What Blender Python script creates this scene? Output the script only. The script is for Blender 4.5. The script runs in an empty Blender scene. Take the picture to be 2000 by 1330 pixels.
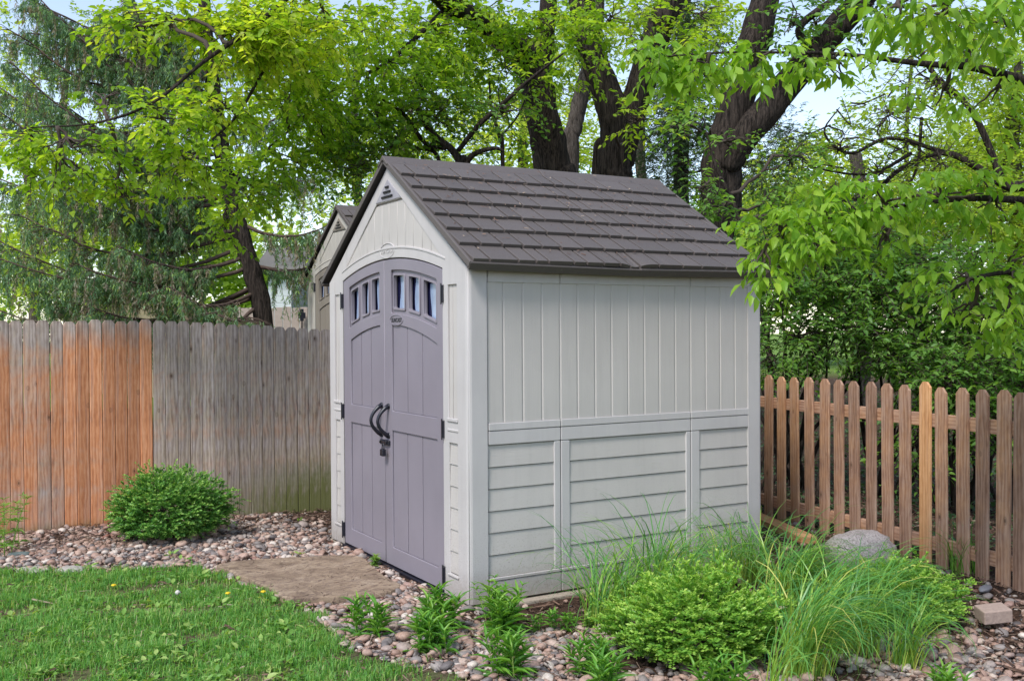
import bpy, bmesh, math, random
import numpy as np
from mathutils import Matrix, Vector
R = math.radians
scn = bpy.context.scene
COL = scn.collection

# ------------------------------------------------------------------ camera
CAM = np.array([-2.609, -4.899, 1.5])
YAW, PITCH, ROLL, FPX = R(59.617), R(-0.622), R(-0.336), 1990.2
dv = np.array([math.cos(YAW)*math.cos(PITCH), math.sin(YAW)*math.cos(PITCH), math.sin(PITCH)])
rv = np.cross(dv, [0, 0, 1.]); rv /= np.linalg.norm(rv); uv = np.cross(rv, dv)
RV = rv*math.cos(ROLL)+uv*math.sin(ROLL); UV = -rv*math.sin(ROLL)+uv*math.cos(ROLL)
cam = bpy.data.cameras.new('camera'); camo = bpy.data.objects.new('camera', cam); COL.objects.link(camo)
m3 = Matrix(((RV[0], UV[0], -dv[0]), (RV[1], UV[1], -dv[1]), (RV[2], UV[2], -dv[2])))
camo.matrix_world = Matrix.Translation(Vector(CAM)) @ m3.to_4x4()
cam.sensor_width = 36; cam.lens = FPX/2000*36; cam.clip_start = .05; cam.clip_end = 2000
scn.camera = camo
# ------------------------------------------------------------------ light
SUN_EL, SUN_AZ = R(52), R(206)      # azimuth measured from +x towards +y: the soft sun stands left of and behind the camera
sd = Vector((math.cos(SUN_EL)*math.cos(SUN_AZ), math.cos(SUN_EL)*math.sin(SUN_AZ), math.sin(SUN_EL)))
w = bpy.data.worlds.new('World'); scn.world = w; w.use_nodes = True
nt = w.node_tree; bg = nt.nodes['Background']
sky = nt.nodes.new('ShaderNodeTexSky'); sky.sky_type = 'NISHITA'; sky.sun_disc = False
sky.sun_elevation = SUN_EL; sky.sun_rotation = math.pi/2-SUN_AZ
sky.air_density = 1.0; sky.dust_density = .4; sky.ozone_density = 1.0
hsv = nt.nodes.new('ShaderNodeHueSaturation'); hsv.inputs['Saturation'].default_value = .78      # thin high cloud greys the blue a little
nt.links.new(sky.outputs[0], hsv.inputs['Color']); nt.links.new(hsv.outputs[0], bg.inputs[0]); bg.inputs[1].default_value = 0.145
sl = bpy.data.lights.new('sun', 'SUN'); sl.energy = 2.2; sl.angle = R(15); sl.color = (1, .97, .92)
so = bpy.data.objects.new('sun', sl); COL.objects.link(so); so.rotation_euler = sd.to_track_quat('Z', 'Y').to_euler()
scn.view_settings.view_transform = 'Standard'; scn.view_settings.look = 'None'
scn.view_settings.exposure = 0.8; scn.view_settings.gamma = 1
scn.render.engine = 'CYCLES'
scn.cycles.max_bounces = 10; scn.cycles.diffuse_bounces = 7; scn.cycles.transmission_bounces = 8; scn.cycles.transparent_max_bounces = 8

# ------------------------------------------------------------------ helpers
def ray(px, py): return dv+RV*(px-1000)/FPX-UV*(py-665)/FPX
def P(px, py, d): return CAM+ray(px, py)*d          # a point of the garden d metres in front of the camera
def G(px, py, z=0.):
    v = ray(px, py); return CAM+v*((z-CAM[2])/v[2])
def tag(o, label=None, cat=None, group=None, kind=None):
    if label: o['label'] = label
    if cat: o['category'] = cat
    if group: o['group'] = group
    if kind: o['kind'] = kind
    return o
def empty(name, loc, label, cat, group=None, rz=0):
    o = bpy.data.objects.new(name, None); COL.objects.link(o); o.location = Vector(loc); o.rotation_euler.z = rz
    o.empty_display_size = .1
    return tag(o, label, cat, group)
def link(name, me, mat=None, parent=None):
    o = bpy.data.objects.new(name, me); COL.objects.link(o)
    if mat is not None: me.materials.clear(); me.materials.append(mat)
    if parent is not None: o.parent = parent
    return o
def npmesh(name, V, tris=None, quads=None, mat=None, parent=None, tint=None, smooth=False, col=None):
    V = np.asarray(V, dtype=np.float32)
    me = bpy.data.meshes.new(name)
    tris = np.zeros((0, 3), np.int32) if tris is None else np.asarray(tris, np.int32).reshape(-1, 3)
    quads = np.zeros((0, 4), np.int32) if quads is None else np.asarray(quads, np.int32).reshape(-1, 4)
    loops = np.concatenate([tris.ravel(), quads.ravel()]); nt_, nq = len(tris), len(quads)
    me.vertices.add(len(V)); me.vertices.foreach_set('co', V.ravel())
    me.loops.add(len(loops)); me.loops.foreach_set('vertex_index', loops)
    me.polygons.add(nt_+nq)
    st = np.concatenate([np.arange(nt_)*3, nt_*3+np.arange(nq)*4]).astype(np.int32)
    me.polygons.foreach_set('loop_start', st)
    me.polygons.foreach_set('use_smooth', np.full(nt_+nq, smooth, dtype=bool))
    me.update(calc_edges=True)
    if tint is not None:
        a = me.attributes.new('tint', 'FLOAT', 'POINT'); a.data.foreach_set('value', np.asarray(tint, np.float32))
    if col is not None:
        a = me.attributes.new('zone', 'FLOAT_COLOR', 'POINT'); a.data.foreach_set('color', np.asarray(col, np.float32).ravel())
    return link(name, me, mat, parent)
def inst(TV, M, T):          # template verts (k,3), matrices (N,3,3) whose columns are the axes, positions (N,3)
    return (np.einsum('nij,kj->nki', M, TV)+T[:, None, :]).reshape(-1, 3)
def reidx(F, n, k): return (np.asarray(F)[None]+(np.arange(n)*k)[:, None, None]).reshape(-1, np.asarray(F).shape[1])
def norm(a): return a/(np.linalg.norm(a, axis=-1, keepdims=True)+1e-9)
def frames(D, N):            # leaf axis D, rough normal N -> matrices
    D = norm(D); S = norm(np.cross(D, N)); N2 = np.cross(S, D); return np.stack([S, D, N2], axis=2)
def sn(p, s=1., seed=0):     # cheap smooth noise about -1..1
    rg = np.random.default_rng(seed); o = np.zeros(p.shape[:-1])
    for k in range(7):
        a = rg.normal(size=3)*s*(1+.5*k/2); o = o+np.sin(p@a+rg.uniform(0, 6.28))
    return o/3.2
def box_bm(bm, x0, x1, y0, y1, z0, z1, bev=0, seg=1):
    vs = [bm.verts.new(c) for c in [(x0,y0,z0),(x1,y0,z0),(x1,y1,z0),(x0,y1,z0),(x0,y0,z1),(x1,y0,z1),(x1,y1,z1),(x0,y1,z1)]]
    fs = [bm.faces.new([vs[i] for i in f]) for f in [(3,2,1,0),(4,5,6,7),(0,1,5,4),(1,2,6,5),(2,3,7,6),(3,0,4,7)]]
    if bev:
        es = list({e for f in fs for e in f.edges}); bmesh.ops.bevel(bm, geom=es, offset=bev, segments=seg, affect='EDGES', profile=.5)
def boxes(name, lst, mat, parent=None, bev=.003, seg=1):
    bm = bmesh.new()
    for b in lst: box_bm(bm, *b, bev=bev, seg=seg)
    me = bpy.data.meshes.new(name); bm.to_mesh(me); bm.free(); return link(name, me, mat, parent)
def tube(pts, rad, sides=8, caps=True):
    pts = np.asarray(pts, float); n = len(pts); rad = np.broadcast_to(rad, (n,))
    T = norm(np.gradient(pts, axis=0)); ref = np.array([0, 0, 1.]) if abs(T[0][2]) < .9 else np.array([1., 0, 0])
    V = []; a = np.arange(sides)/sides*2*math.pi
    u = norm(np.cross(T[0], ref))
    for i in range(n):
        u = norm(u-T[i]*(u@T[i])); v = np.cross(T[i], u)
        V.append(pts[i]+rad[i]*(np.cos(a)[:, None]*u+np.sin(a)[:, None]*v))
    V = np.concatenate(V); i, j = np.meshgrid(np.arange(n-1), np.arange(sides), indexing='ij'); j2 = (j+1) % sides
    Q = np.stack([i*sides+j, i*sides+j2, (i+1)*sides+j2, (i+1)*sides+j], -1).reshape(-1, 4)
    tr = []
    if caps:
        V = np.concatenate([V, pts[:1], pts[-1:]]); c0, c1 = n*sides, n*sides+1
        tr = [(c0, (k+1) % sides, k) for k in range(sides)]+[(c1, (n-1)*sides+k, (n-1)*sides+(k+1) % sides) for k in range(sides)]
    return V, np.array(tr).reshape(-1, 3), Q
class Mesh:
    def __init__(s): s.V = []; s.T = []; s.Q = []; s.t = []; s.n = 0
    def add(s, V, T=None, Q=None, t=.5):
        s.V.append(V)
        if T is not None and len(T): s.T.append(np.asarray(T)+s.n)
        if Q is not None and len(Q): s.Q.append(np.asarray(Q)+s.n)
        s.t.append(np.broadcast_to(t, (len(V),))); s.n += len(V)
    def tube(s, pts, rad, sides=8, t=.5, caps=True): s.add(*tube(pts, rad, sides, caps), t)
    def build(s, name, mat, parent=None, smooth=True):
        off = np.array(parent.location) if parent is not None and parent.get('_off') else 0
        return npmesh(name, np.concatenate(s.V)-off, np.concatenate(s.T) if s.T else None, np.concatenate(s.Q) if s.Q else None, mat, parent, np.concatenate(s.t), smooth)
def spline(pts, n):
    p = np.asarray(pts, float); p = np.vstack([2*p[0]-p[1], p, 2*p[-1]-p[-2]]); out = []
    segs = len(p)-3
    for q in np.linspace(0, segs-1e-6, n):
        i = int(q); t = q-i; a, b, c, d = p[i:i+4]
        out.append(.5*((2*b)+(-a+c)*t+(2*a-5*b+4*c-d)*t*t+(-a+3*b-3*c+d)*t**3))
    return np.array(out)
def inpoly(x, y, poly):
    c = np.zeros(np.shape(x), bool); n = len(poly)
    for i in range(n):
        x1, y1 = poly[i]; x2, y2 = poly[(i+1) % n]
        k = ((y1 > y) != (y2 > y)) & (x < (x2-x1)*(y-y1)/(y2-y1+1e-12)+x1); c ^= k
    return c

# ------------------------------------------------------------------ materials
def mat(name): 
    m = bpy.data.materials.new(name); m.use_nodes = True; n = m.node_tree.nodes; return m, m.node_tree, n['Principled BSDF'], n['Material Output']
def nd(t, typ, **kw):
    n = t.nodes.new(typ)
    for k, v in kw.items():
        if hasattr(n, k): setattr(n, k, v)
        else: n.inputs[k].default_value = v
    return n
def ramp(t, fac, stops):
    r = t.nodes.new('ShaderNodeValToRGB'); e = r.color_ramp.elements
    while len(e) < len(stops): e.new(.5)
    for i, (p, c) in enumerate(stops): e[i].position = p; e[i].color = (*c, 1) if len(c) == 3 else c
    t.links.new(fac, r.inputs[0]); return r.outputs[0]
def coords(t, scale=(1, 1, 1), kind='Object'):
    c = t.nodes.new('ShaderNodeTexCoord'); m = t.nodes.new('ShaderNodeMapping'); m.inputs['Scale'].default_value = scale
    t.links.new(c.outputs[kind], m.inputs[0]); return m.outputs[0]
def noise(t, vec, scale, detail=5, rough=.55, dist=0):
    n = nd(t, 'ShaderNodeTexNoise', Scale=scale, Detail=detail, Roughness=rough, Distortion=dist); t.links.new(vec, n.inputs['Vector']); return n.outputs['Fac']
def mixc(t, fac, a, b, mode='MIX'):
    m = t.nodes.new('ShaderNodeMix'); m.data_type = 'RGBA'; m.blend_type = mode
    for s, v in ((m.inputs[0], fac), (m.inputs[6], a), (m.inputs[7], b)):
        if isinstance(v, (int, float)): s.default_value = v
        elif isinstance(v, tuple): s.default_value = (*v, 1)
        else: t.links.new(v, s)
    return m.outputs[2]
def bump(t, b, h, strength=.5, dist=.01):
    n = nd(t, 'ShaderNodeBump'); n.inputs['Strength'].default_value = strength; n.inputs['Distance'].default_value = dist
    t.links.new(h, n.inputs['Height']); t.links.new(n.outputs[0], b.inputs['Normal'])
def attr(t, name='tint', out='Fac'):
    a = t.nodes.new('ShaderNodeAttribute'); a.attribute_name = name; return a.outputs[out]
def foliage(name, stops, trans=.45, rough=.45, tcol=None):
    m, t, b, o = mat(name); c = ramp(t, attr(t), stops)
    t.links.new(c, b.inputs['Base Color']); b.inputs['Roughness'].default_value = rough
    b.inputs['Specular IOR Level'].default_value = .35
    tr = t.nodes.new('ShaderNodeBsdfTranslucent')
    tc = mixc(t, 1.0, c, tcol or (1.5, 1.45, .6), 'MULTIPLY'); t.links.new(tc, tr.inputs[0])
    mx = t.nodes.new('ShaderNodeMixShader'); mx.inputs[0].default_value = trans
    t.links.new(b.outputs[0], mx.inputs[1]); t.links.new(tr.outputs[0], mx.inputs[2]); t.links.new(mx.outputs[0], o.inputs[0]); return m
def plastic(name, color, grain=(60, 60, 3), strength=.25, rough=.55, dirt=0.):
    m, t, b, o = mat(name)
    v = coords(t, grain); g = noise(t, v, 3, 4, .6); v2 = coords(t); big = noise(t, v2, 2.2, 3)
    c = mixc(t, ramp(t, big, [(.3, (0, 0, 0)), (.7, (1, 1, 1))]), tuple(x*.94 for x in color), tuple(min(1, x*1.05) for x in color))
    if dirt:
        sp = noise(t, v2, 140, 3, .7); f = ramp(t, sp, [(.58, (0, 0, 0)), (.68, (1, 1, 1))])
        sep = t.nodes.new('ShaderNodeSeparateXYZ'); t.links.new(v2, sep.inputs[0])
        zr = nd(t, 'ShaderNodeMapRange'); zr.inputs[1].default_value = .75; zr.inputs[2].default_value = .0; zr.inputs[3].default_value = 0; zr.inputs[4].default_value = 1
        t.links.new(sep.outputs[2], zr.inputs[0]); pw = nd(t, 'ShaderNodeMath', operation='POWER'); pw.inputs[1].default_value = 1.6; t.links.new(zr.outputs[0], pw.inputs[0])
        mu = nd(t, 'ShaderNodeMath', operation='MULTIPLY'); t.links.new(f, mu.inputs[0]); t.links.new(pw.outputs[0], mu.inputs[1])
        mu2 = nd(t, 'ShaderNodeMath', operation='MULTIPLY'); t.links.new(mu.outputs[0], mu2.inputs[0]); mu2.inputs[1].default_value = dirt
        c = mixc(t, mu2.outputs[0], c, (.16, .13, .09))
        sb = nd(t, 'ShaderNodeMapRange'); sb.inputs[1].default_value = .24; sb.inputs[2].default_value = .0; sb.inputs[3].default_value = 0; sb.inputs[4].default_value = 1; t.links.new(sep.outputs[2], sb.inputs[0])
        sm = nd(t, 'ShaderNodeMath', operation='MULTIPLY'); t.links.new(sb.outputs[0], sm.inputs[0]); t.links.new(noise(t, v2, 34, 6, .75), sm.inputs[1])
        c = mixc(t, ramp(t, sm.outputs[0], [(.12, (0, 0, 0)), (.5, (.6*dirt,)*3)]), c, (.22, .17, .12))
        st = noise(t, coords(t, (9, 9, .7)), 2.5, 4, .6); sf = ramp(t, st, [(.5, (0, 0, 0)), (.8, (.28, .28, .28))]); c = mixc(t, sf, c, tuple(x*.72 for x in color))
    t.links.new(c, b.inputs['Base Color']); b.inputs['Roughness'].default_value = rough
    b.inputs['Specular IOR Level'].default_value = .35
    bump(t, b, g, strength, .002); return m
def simple(name, color, rough=.6, metal=0, ns=None, amt=.25, bs=0):
    m, t, b, o = mat(name); b.inputs['Roughness'].default_value = rough; b.inputs['Metallic'].default_value = metal
    v = coords(t); f = noise(t, v, ns or 20, 5)
    c = mixc(t, f, tuple(x*(1-amt) for x in color), tuple(min(1, x*(1+amt)) for x in color)); t.links.new(c, b.inputs['Base Color'])
    if bs: bump(t, b, f, bs, .01)
    return m
def bark(name, dark, light, sc=1., bs=1.):
    m, t, b, o = mat(name); v = coords(t, (13*sc, 13*sc, 1.5*sc)); f = noise(t, v, 2.2, 8, .68, 1.2); g = noise(t, coords(t, (26*sc, 26*sc, 2.2*sc)), 2.0, 6, .7, .6)
    c = ramp(t, f, [(.34, dark), (.52, tuple((a+b_)/2 for a, b_ in zip(dark, light))), (.72, light)])
    e = ramp(t, g, [(.38, (.25, .25, .25)), (.5, (.85, .85, .85)), (.7, (1.15, 1.15, 1.15))]); c = mixc(t, 1., c, e, 'MULTIPLY')
    t.links.new(c, b.inputs['Base Color']); b.inputs['Roughness'].default_value = .9; b.inputs['Specular IOR Level'].default_value = .15
    ad = nd(t, 'ShaderNodeMath', operation='ADD'); t.links.new(f, ad.inputs[0]); t.links.new(g, ad.inputs[1]); bump(t, b, ad.outputs[0], bs, .03); return m
def wood(name, grey=False):
    # attribute zone: R = orange amount, G = algae, B = board random
    m, t, b, o = mat(name)
    a = t.nodes.new('ShaderNodeAttribute'); a.attribute_name = 'zone'; sp = t.nodes.new('ShaderNodeSeparateColor'); t.links.new(a.outputs['Color'], sp.inputs[0])
    tc = t.nodes.new('ShaderNodeTexCoord'); mp = t.nodes.new('ShaderNodeMapping'); mp.inputs['Scale'].default_value = (16, 16, 2.6); t.links.new(tc.outputs['Object'], mp.inputs[0])
    cb = t.nodes.new('ShaderNodeCombineXYZ'); mu = nd(t, 'ShaderNodeMath', operation='MULTIPLY'); mu.inputs[1].default_value = 37; t.links.new(sp.outputs[2], mu.inputs[0]); t.links.new(mu.outputs[0], cb.inputs[2]); t.links.new(mu.outputs[0], cb.inputs[0])
    va = nd(t, 'ShaderNodeVectorMath', operation='ADD'); t.links.new(mp.outputs[0], va.inputs[0]); t.links.new(cb.outputs[0], va.inputs[1]); v = va.outputs[0]
    g1 = noise(t, v, 3.5, 7, .65, .4)
    wv = nd(t, 'ShaderNodeTexWave', Scale=.75, Distortion=9, Detail=3); wv.inputs['Detail Scale'].default_value = 1.2; wv.inputs['Detail Roughness'].default_value = .6; wv.bands_direction = 'X'; t.links.new(v, wv.inputs['Vector'])
    blot = noise(t, coords(t, (7, 7, 4)), 2.0, 5, .6); grain = mixc(t, .30, g1, wv.outputs['Color']); grain = mixc(t, .42, grain, blot)
    hue = noise(t, coords(t, (5, 5, 1.5)), 3.0, 4, .6)
    if grey:
        base = ramp(t, grain, [(.3, (.19, .152, .13)), (.5, (.35, .292, .258)), (.7, (.49, .425, .385))])
        org = ramp(t, grain, [(.28, (.33, .12, .055)), (.5, (.52, .215, .10)), (.72, (.63, .32, .18))])
    else:
        base = ramp(t, grain, [(.28, (.17, .085, .055)), (.5, (.33, .19, .13)), (.72, (.47, .31, .23))])
        org = ramp(t, grain, [(.25, (.34, .15, .06)), (.5, (.52, .265, .12)), (.75, (.62, .36, .19))])
    if grey: base = mixc(t, ramp(t, hue, [(.42, (0, 0, 0)), (.62, (.75, .75, .75))]), base, mixc(t, 1., base, (1.04, 1.0, .80), 'MULTIPLY')); base = mixc(t, 1., base, (1.0, .955, .95), 'MULTIPLY')
    pn = noise(t, coords(t), 5, 4, .6, .3)
    om = nd(t, 'ShaderNodeMath', operation='ADD'); t.links.new(sp.outputs[0], om.inputs[0]); t.links.new(pn, om.inputs[1])
    of = ramp(t, om.outputs[0], [(.52, (0, 0, 0)), (1.02, (1, 1, 1))]) 
    c = mixc(t, of, base, org)
    br = nd(t, 'ShaderNodeMapRange'); br.inputs[3].default_value = .78; br.inputs[4].default_value = 1.18; t.links.new(sp.outputs[2], br.inputs[0])
    c = mixc(t, 1., c, br.outputs[0], 'MULTIPLY')
    # knots
    vo = nd(t, 'ShaderNodeTexVoronoi', Scale=1.0); vm = t.nodes.new('ShaderNodeMapping'); vm.inputs['Scale'].default_value = (8, 8, 4.2); t.links.new(tc.outputs['Object'], vm.inputs[0])
    va2 = nd(t, 'ShaderNodeVectorMath', operation='ADD'); t.links.new(vm.outputs[0], va2.inputs[0]); t.links.new(cb.outputs[0], va2.inputs[1]); t.links.new(va2.outputs[0], vo.inputs['Vector'])
    kf = mixc(t, ramp(t, vo.outputs['Color'], [(.50, (0, 0, 0)), (.52, (1, 1, 1))]), (0., 0., 0.), ramp(t, vo.outputs['Distance'], [(.05, (.8, .8, .8)), (.085, (.15, .15, .15)), (.10, (.45, .45, .45)), (.13, (0, 0, 0))])); c = mixc(t, kf, c, (.07, .035, .02))
    # pale raised grain streaks and stains
    st = noise(t, coords(t, (16, 16, .6)), 2.0, 4, .6); c = mixc(t, ramp(t, st, [(.5, (0, 0, 0)), (.75, (.3, .3, .3))]), c, (.52, .46, .42) if grey else (.55, .42, .34))
    al = noise(t, coords(t, (14, 14, 5)), 1.5, 4, .6); am = nd(t, 'ShaderNodeMath', operation='MULTIPLY'); t.links.new(al, am.inputs[0]); t.links.new(sp.outputs[1], am.inputs[1])
    c = mixc(t, ramp(t, am.outputs[0], [(.12, (0, 0, 0)), (.5, (.85, .85, .85))]), c, (.10, .115, .02))
    t.links.new(c, b.inputs['Base Color']); b.inputs['Roughness'].default_value = .85; b.inputs['Specular IOR Level'].default_value = .2
    bump(t, b, g1, .6, .004); return m

M = {}
M['wall'] = plastic('shed_wall', (.49, .452, .425), (70, 70, 2.5), .4, dirt=.9)
M['lap'] = plastic('shed_lap', (.49, .452, .425), (3, 3, 80), .6, dirt=1.)
M['trim'] = plastic('shed_trim', (.495, .462, .452), (90, 90, 30), .25, dirt=.8)
M['door'] = plastic('shed_door', (.232, .205, .238), (80, 80, 3), .25, .5)
M['wall2'] = plastic('far_shed_wall', (.46, .425, .375), (70, 70, 2.5), .2)
M['lap2'] = plastic('far_shed_lap', (.40, .37, .32), (3, 3, 60), .3)
M['door2'] = plastic('far_shed_door', (.24, .205, .17), (80, 80, 3), .2)
M['black'] = simple('black_plastic', (.012, .012, .02), .35)
M['vent'] = simple('vent_grey', (.33, .31, .34), .6)
M['navy'] = simple('painted_interior_shade', (.012, .013, .045), .12, 0, 6, .3)  # near-black navy paints the unlit shed interior behind the door windows
M['dark'] = simple('dark_gap', (.01, .01, .012), .9)
M['pane'] = simple('painted_sky_pane', (.27, .34, .48), .18, 0, 9, .4)  # pale blue paints a sky reflection into the door windows
def roofmat():
    m, t, b, o = mat('shingle'); v = coords(t); f = noise(t, v, 160, 4, .7); g = noise(t, v, 3, 3)
    c = mixc(t, f, (.055, .044, .040), (.150, .126, .117)); tt = ramp(t, attr(t), [(0, (.10, .09, .09)), (.06, (.10, .09, .09)), (.12, (.9, .9, .9)), (1, (1.1, 1.1, 1.1))])  # lowest tints darken the deck: groove shade held in colour
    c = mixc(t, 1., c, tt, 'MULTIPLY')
    pal = noise(t, v, 70, 2, .5); c = mixc(t, ramp(t, pal, [(.74, (0, 0, 0)), (.78, (.5, .5, .5))]), c, (.35, .33, .28))
    t.links.new(c, b.inputs['Base Color']); b.inputs['Roughness'].default_value = .62; bump(t, b, f, .35, .003); return m
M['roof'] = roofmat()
M['fence_old'] = wood('weathered_board', True)
M['fence_new'] = wood('cedar_picket', False)
M['bark'] = bark('tree_bark', (.016, .012, .010), (.115, .088, .072))
M['bark_light'] = bark('pale_bark', (.05, .04, .032), (.24, .20, .17), 1.5)
M['twig'] = simple('twig', (.06, .042, .032), .9)
M['twig_red'] = simple('dry_twig', (.085, .055, .042), .9, 0, 30, .5)
M['soil'] = None
YG = [(0, (.13, .25, .025)), (.35, (.24, .41, .035)), (.7, (.36, .52, .045)), (1, (.52, .60, .07))]
MG = [(0, (.055, .14, .03)), (.4, (.12, .26, .045)), (.8, (.21, .38, .06)), (1, (.34, .48, .08))]
DG = [(0, (.025, .06, .03)), (.5, (.05, .11, .045)), (1, (.12, .20, .07))]
M['leaf_bright'] = foliage('leaf_bright', YG, .58)
M['leaf_near'] = foliage('leaf_near', [(0, (.11, .24, .028)), (.5, (.21, .40, .036)), (1, (.38, .54, .07))], .52, .38)
M['leaf_mid'] = foliage('leaf_mid', MG, .45)
M['leaf_dark'] = foliage('leaf_dark', DG, .3)
M['leaf_far'] = foliage('leaf_far', [(0, (.17, .27, .04)), (.5, (.33, .46, .06)), (1, (.60, .66, .14))], .6)
M['needle'] = foliage('needle', [(0, (.34, .27, .20)), (.25, (.20, .20, .13)), (.5, (.11, .22, .11)), (.85, (.19, .33, .15)), (1, (.40, .56, .14))], .4)
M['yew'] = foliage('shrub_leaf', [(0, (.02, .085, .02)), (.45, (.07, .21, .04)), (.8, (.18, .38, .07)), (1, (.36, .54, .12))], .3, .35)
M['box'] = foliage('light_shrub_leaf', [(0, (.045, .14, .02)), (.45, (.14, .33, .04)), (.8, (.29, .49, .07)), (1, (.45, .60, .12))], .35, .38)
M['blade'] = foliage('ornamental_grass', [(0, (.06, .19, .065)), (.4, (.13, .34, .07)), (.75, (.34, .50, .07)), (1, (.58, .58, .16))], .35, .35)
M['lawn'] = foliage('lawn_blade', [(0, (.08, .24, .045)), (.5, (.17, .40, .08)), (.82, (.30, .50, .11)), (.93, (.44, .47, .17)), (1, (.58, .50, .30))], .42, .45)
M['weed'] = foliage('weed_leaf', [(0, (.10, .24, .04)), (.6, (.22, .40, .08)), (1, (.42, .52, .16))], .35, .45)
M['peren'] = foliage('perennial_leaf', [(0, (.06, .18, .025)), (.5, (.12, .32, .04)), (1, (.27, .46, .07))], .35, .4)
M['yellow'] = simple('dandelion_yellow', (.75, .50, .01), .7)
M['fluff'] = simple('seed_fluff', (.55, .52, .47), .9)
M['stonegrey'] = simple('edging_stone', (.36, .33, .29), .85, 0, 30, .35, .5)
def rockmat():
    m, t, b, o = mat('boulder_granite'); v = coords(t); f = noise(t, v, 90, 5, .7); g = noise(t, v, 6, 4)
    c = ramp(t, f, [(.35, (.24, .19, .17)), (.5, (.50, .42, .385)), (.65, (.66, .58, .53))]); c = mixc(t, ramp(t, g, [(.55, (0, 0, 0)), (.7, (.5, .5, .5))]), c, (.12, .10, .08))
    t.links.new(c, b.inputs['Base Color']); b.inputs['Roughness'].default_value = .85; bump(t, b, f, .5, .006); return m
M['rock'] = rockmat()
def slabmat():
    m, t, b, o = mat('flagstone'); v = coords(t); f = noise(t, v, 5, 7, .62, .8); h = noise(t, coords(t, (1.6, 4.2, 1)), 7, 6, .75, 2.2)
    c = ramp(t, f, [(.3, (.15, .10, .065)), (.5, (.30, .215, .145)), (.72, (.42, .32, .23))]); c = mixc(t, ramp(t, h, [(.48, (0, 0, 0)), (.6, (.75, .75, .75))]), c, (.10, .06, .05))
    t.links.new(c, b.inputs['Base Color']); b.inputs['Roughness'].default_value = .8; bump(t, b, h, .6, .012); return m
M['slab'] = slabmat()
M['paver'] = simple('concrete_paver', (.34, .25, .21), .85, 0, 60, .3, .3)
M['base'] = simple('paver_base', (.34, .28, .225), .9, 0, 40, .3, .4)
def pebmat():
    m, t, b, o = mat('river_pebble')
    c = ramp(t, attr(t), [(0, (.10, .085, .085)), (.16, (.21, .18, .17)), (.3, (.33, .285, .26)), (.44, (.34, .215, .17)), (.6, (.45, .31, .245)), (.73, (.30, .18, .135)), (.84, (.50, .40, .335)), (.95, (.60, .53, .47)), (1, (.25, .10, .07))])
    f = noise(t, coords(t), 90, 4, .6); c = mixc(t, 1., c, ramp(t, f, [(.3, (.72, .72, .72)), (.7, (1.15, 1.12, 1.1))]), 'MULTIPLY')
    t.links.new(c, b.inputs['Base Color']); b.inputs['Roughness'].default_value = .62; bump(t, b, f, .2, .004); return m
M['pebble'] = pebmat()
M['mulch'] = foliage('mulch_bit', [(0, (.035, .02, .014)), (.5, (.10, .055, .038)), (.85, (.20, .12, .085)), (1, (.42, .33, .25))], .05, .85, (1, 1, 1))
M['siding'] = simple('white_siding', (.72, .74, .78), .6, 0, 3, .05)
M['tan'] = simple('tan_wall', (.50, .38, .27), .8, 0, 3, .08)
M['greyroof'] = simple('far_roof', (.18, .16, .15), .9)
M['winglass'] = simple('far_glass', (.10, .12, .14), .15)
M['farfence'] = simple('far_fence_wood', (.42, .34, .29), .9, 0, 12, .25)

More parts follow.
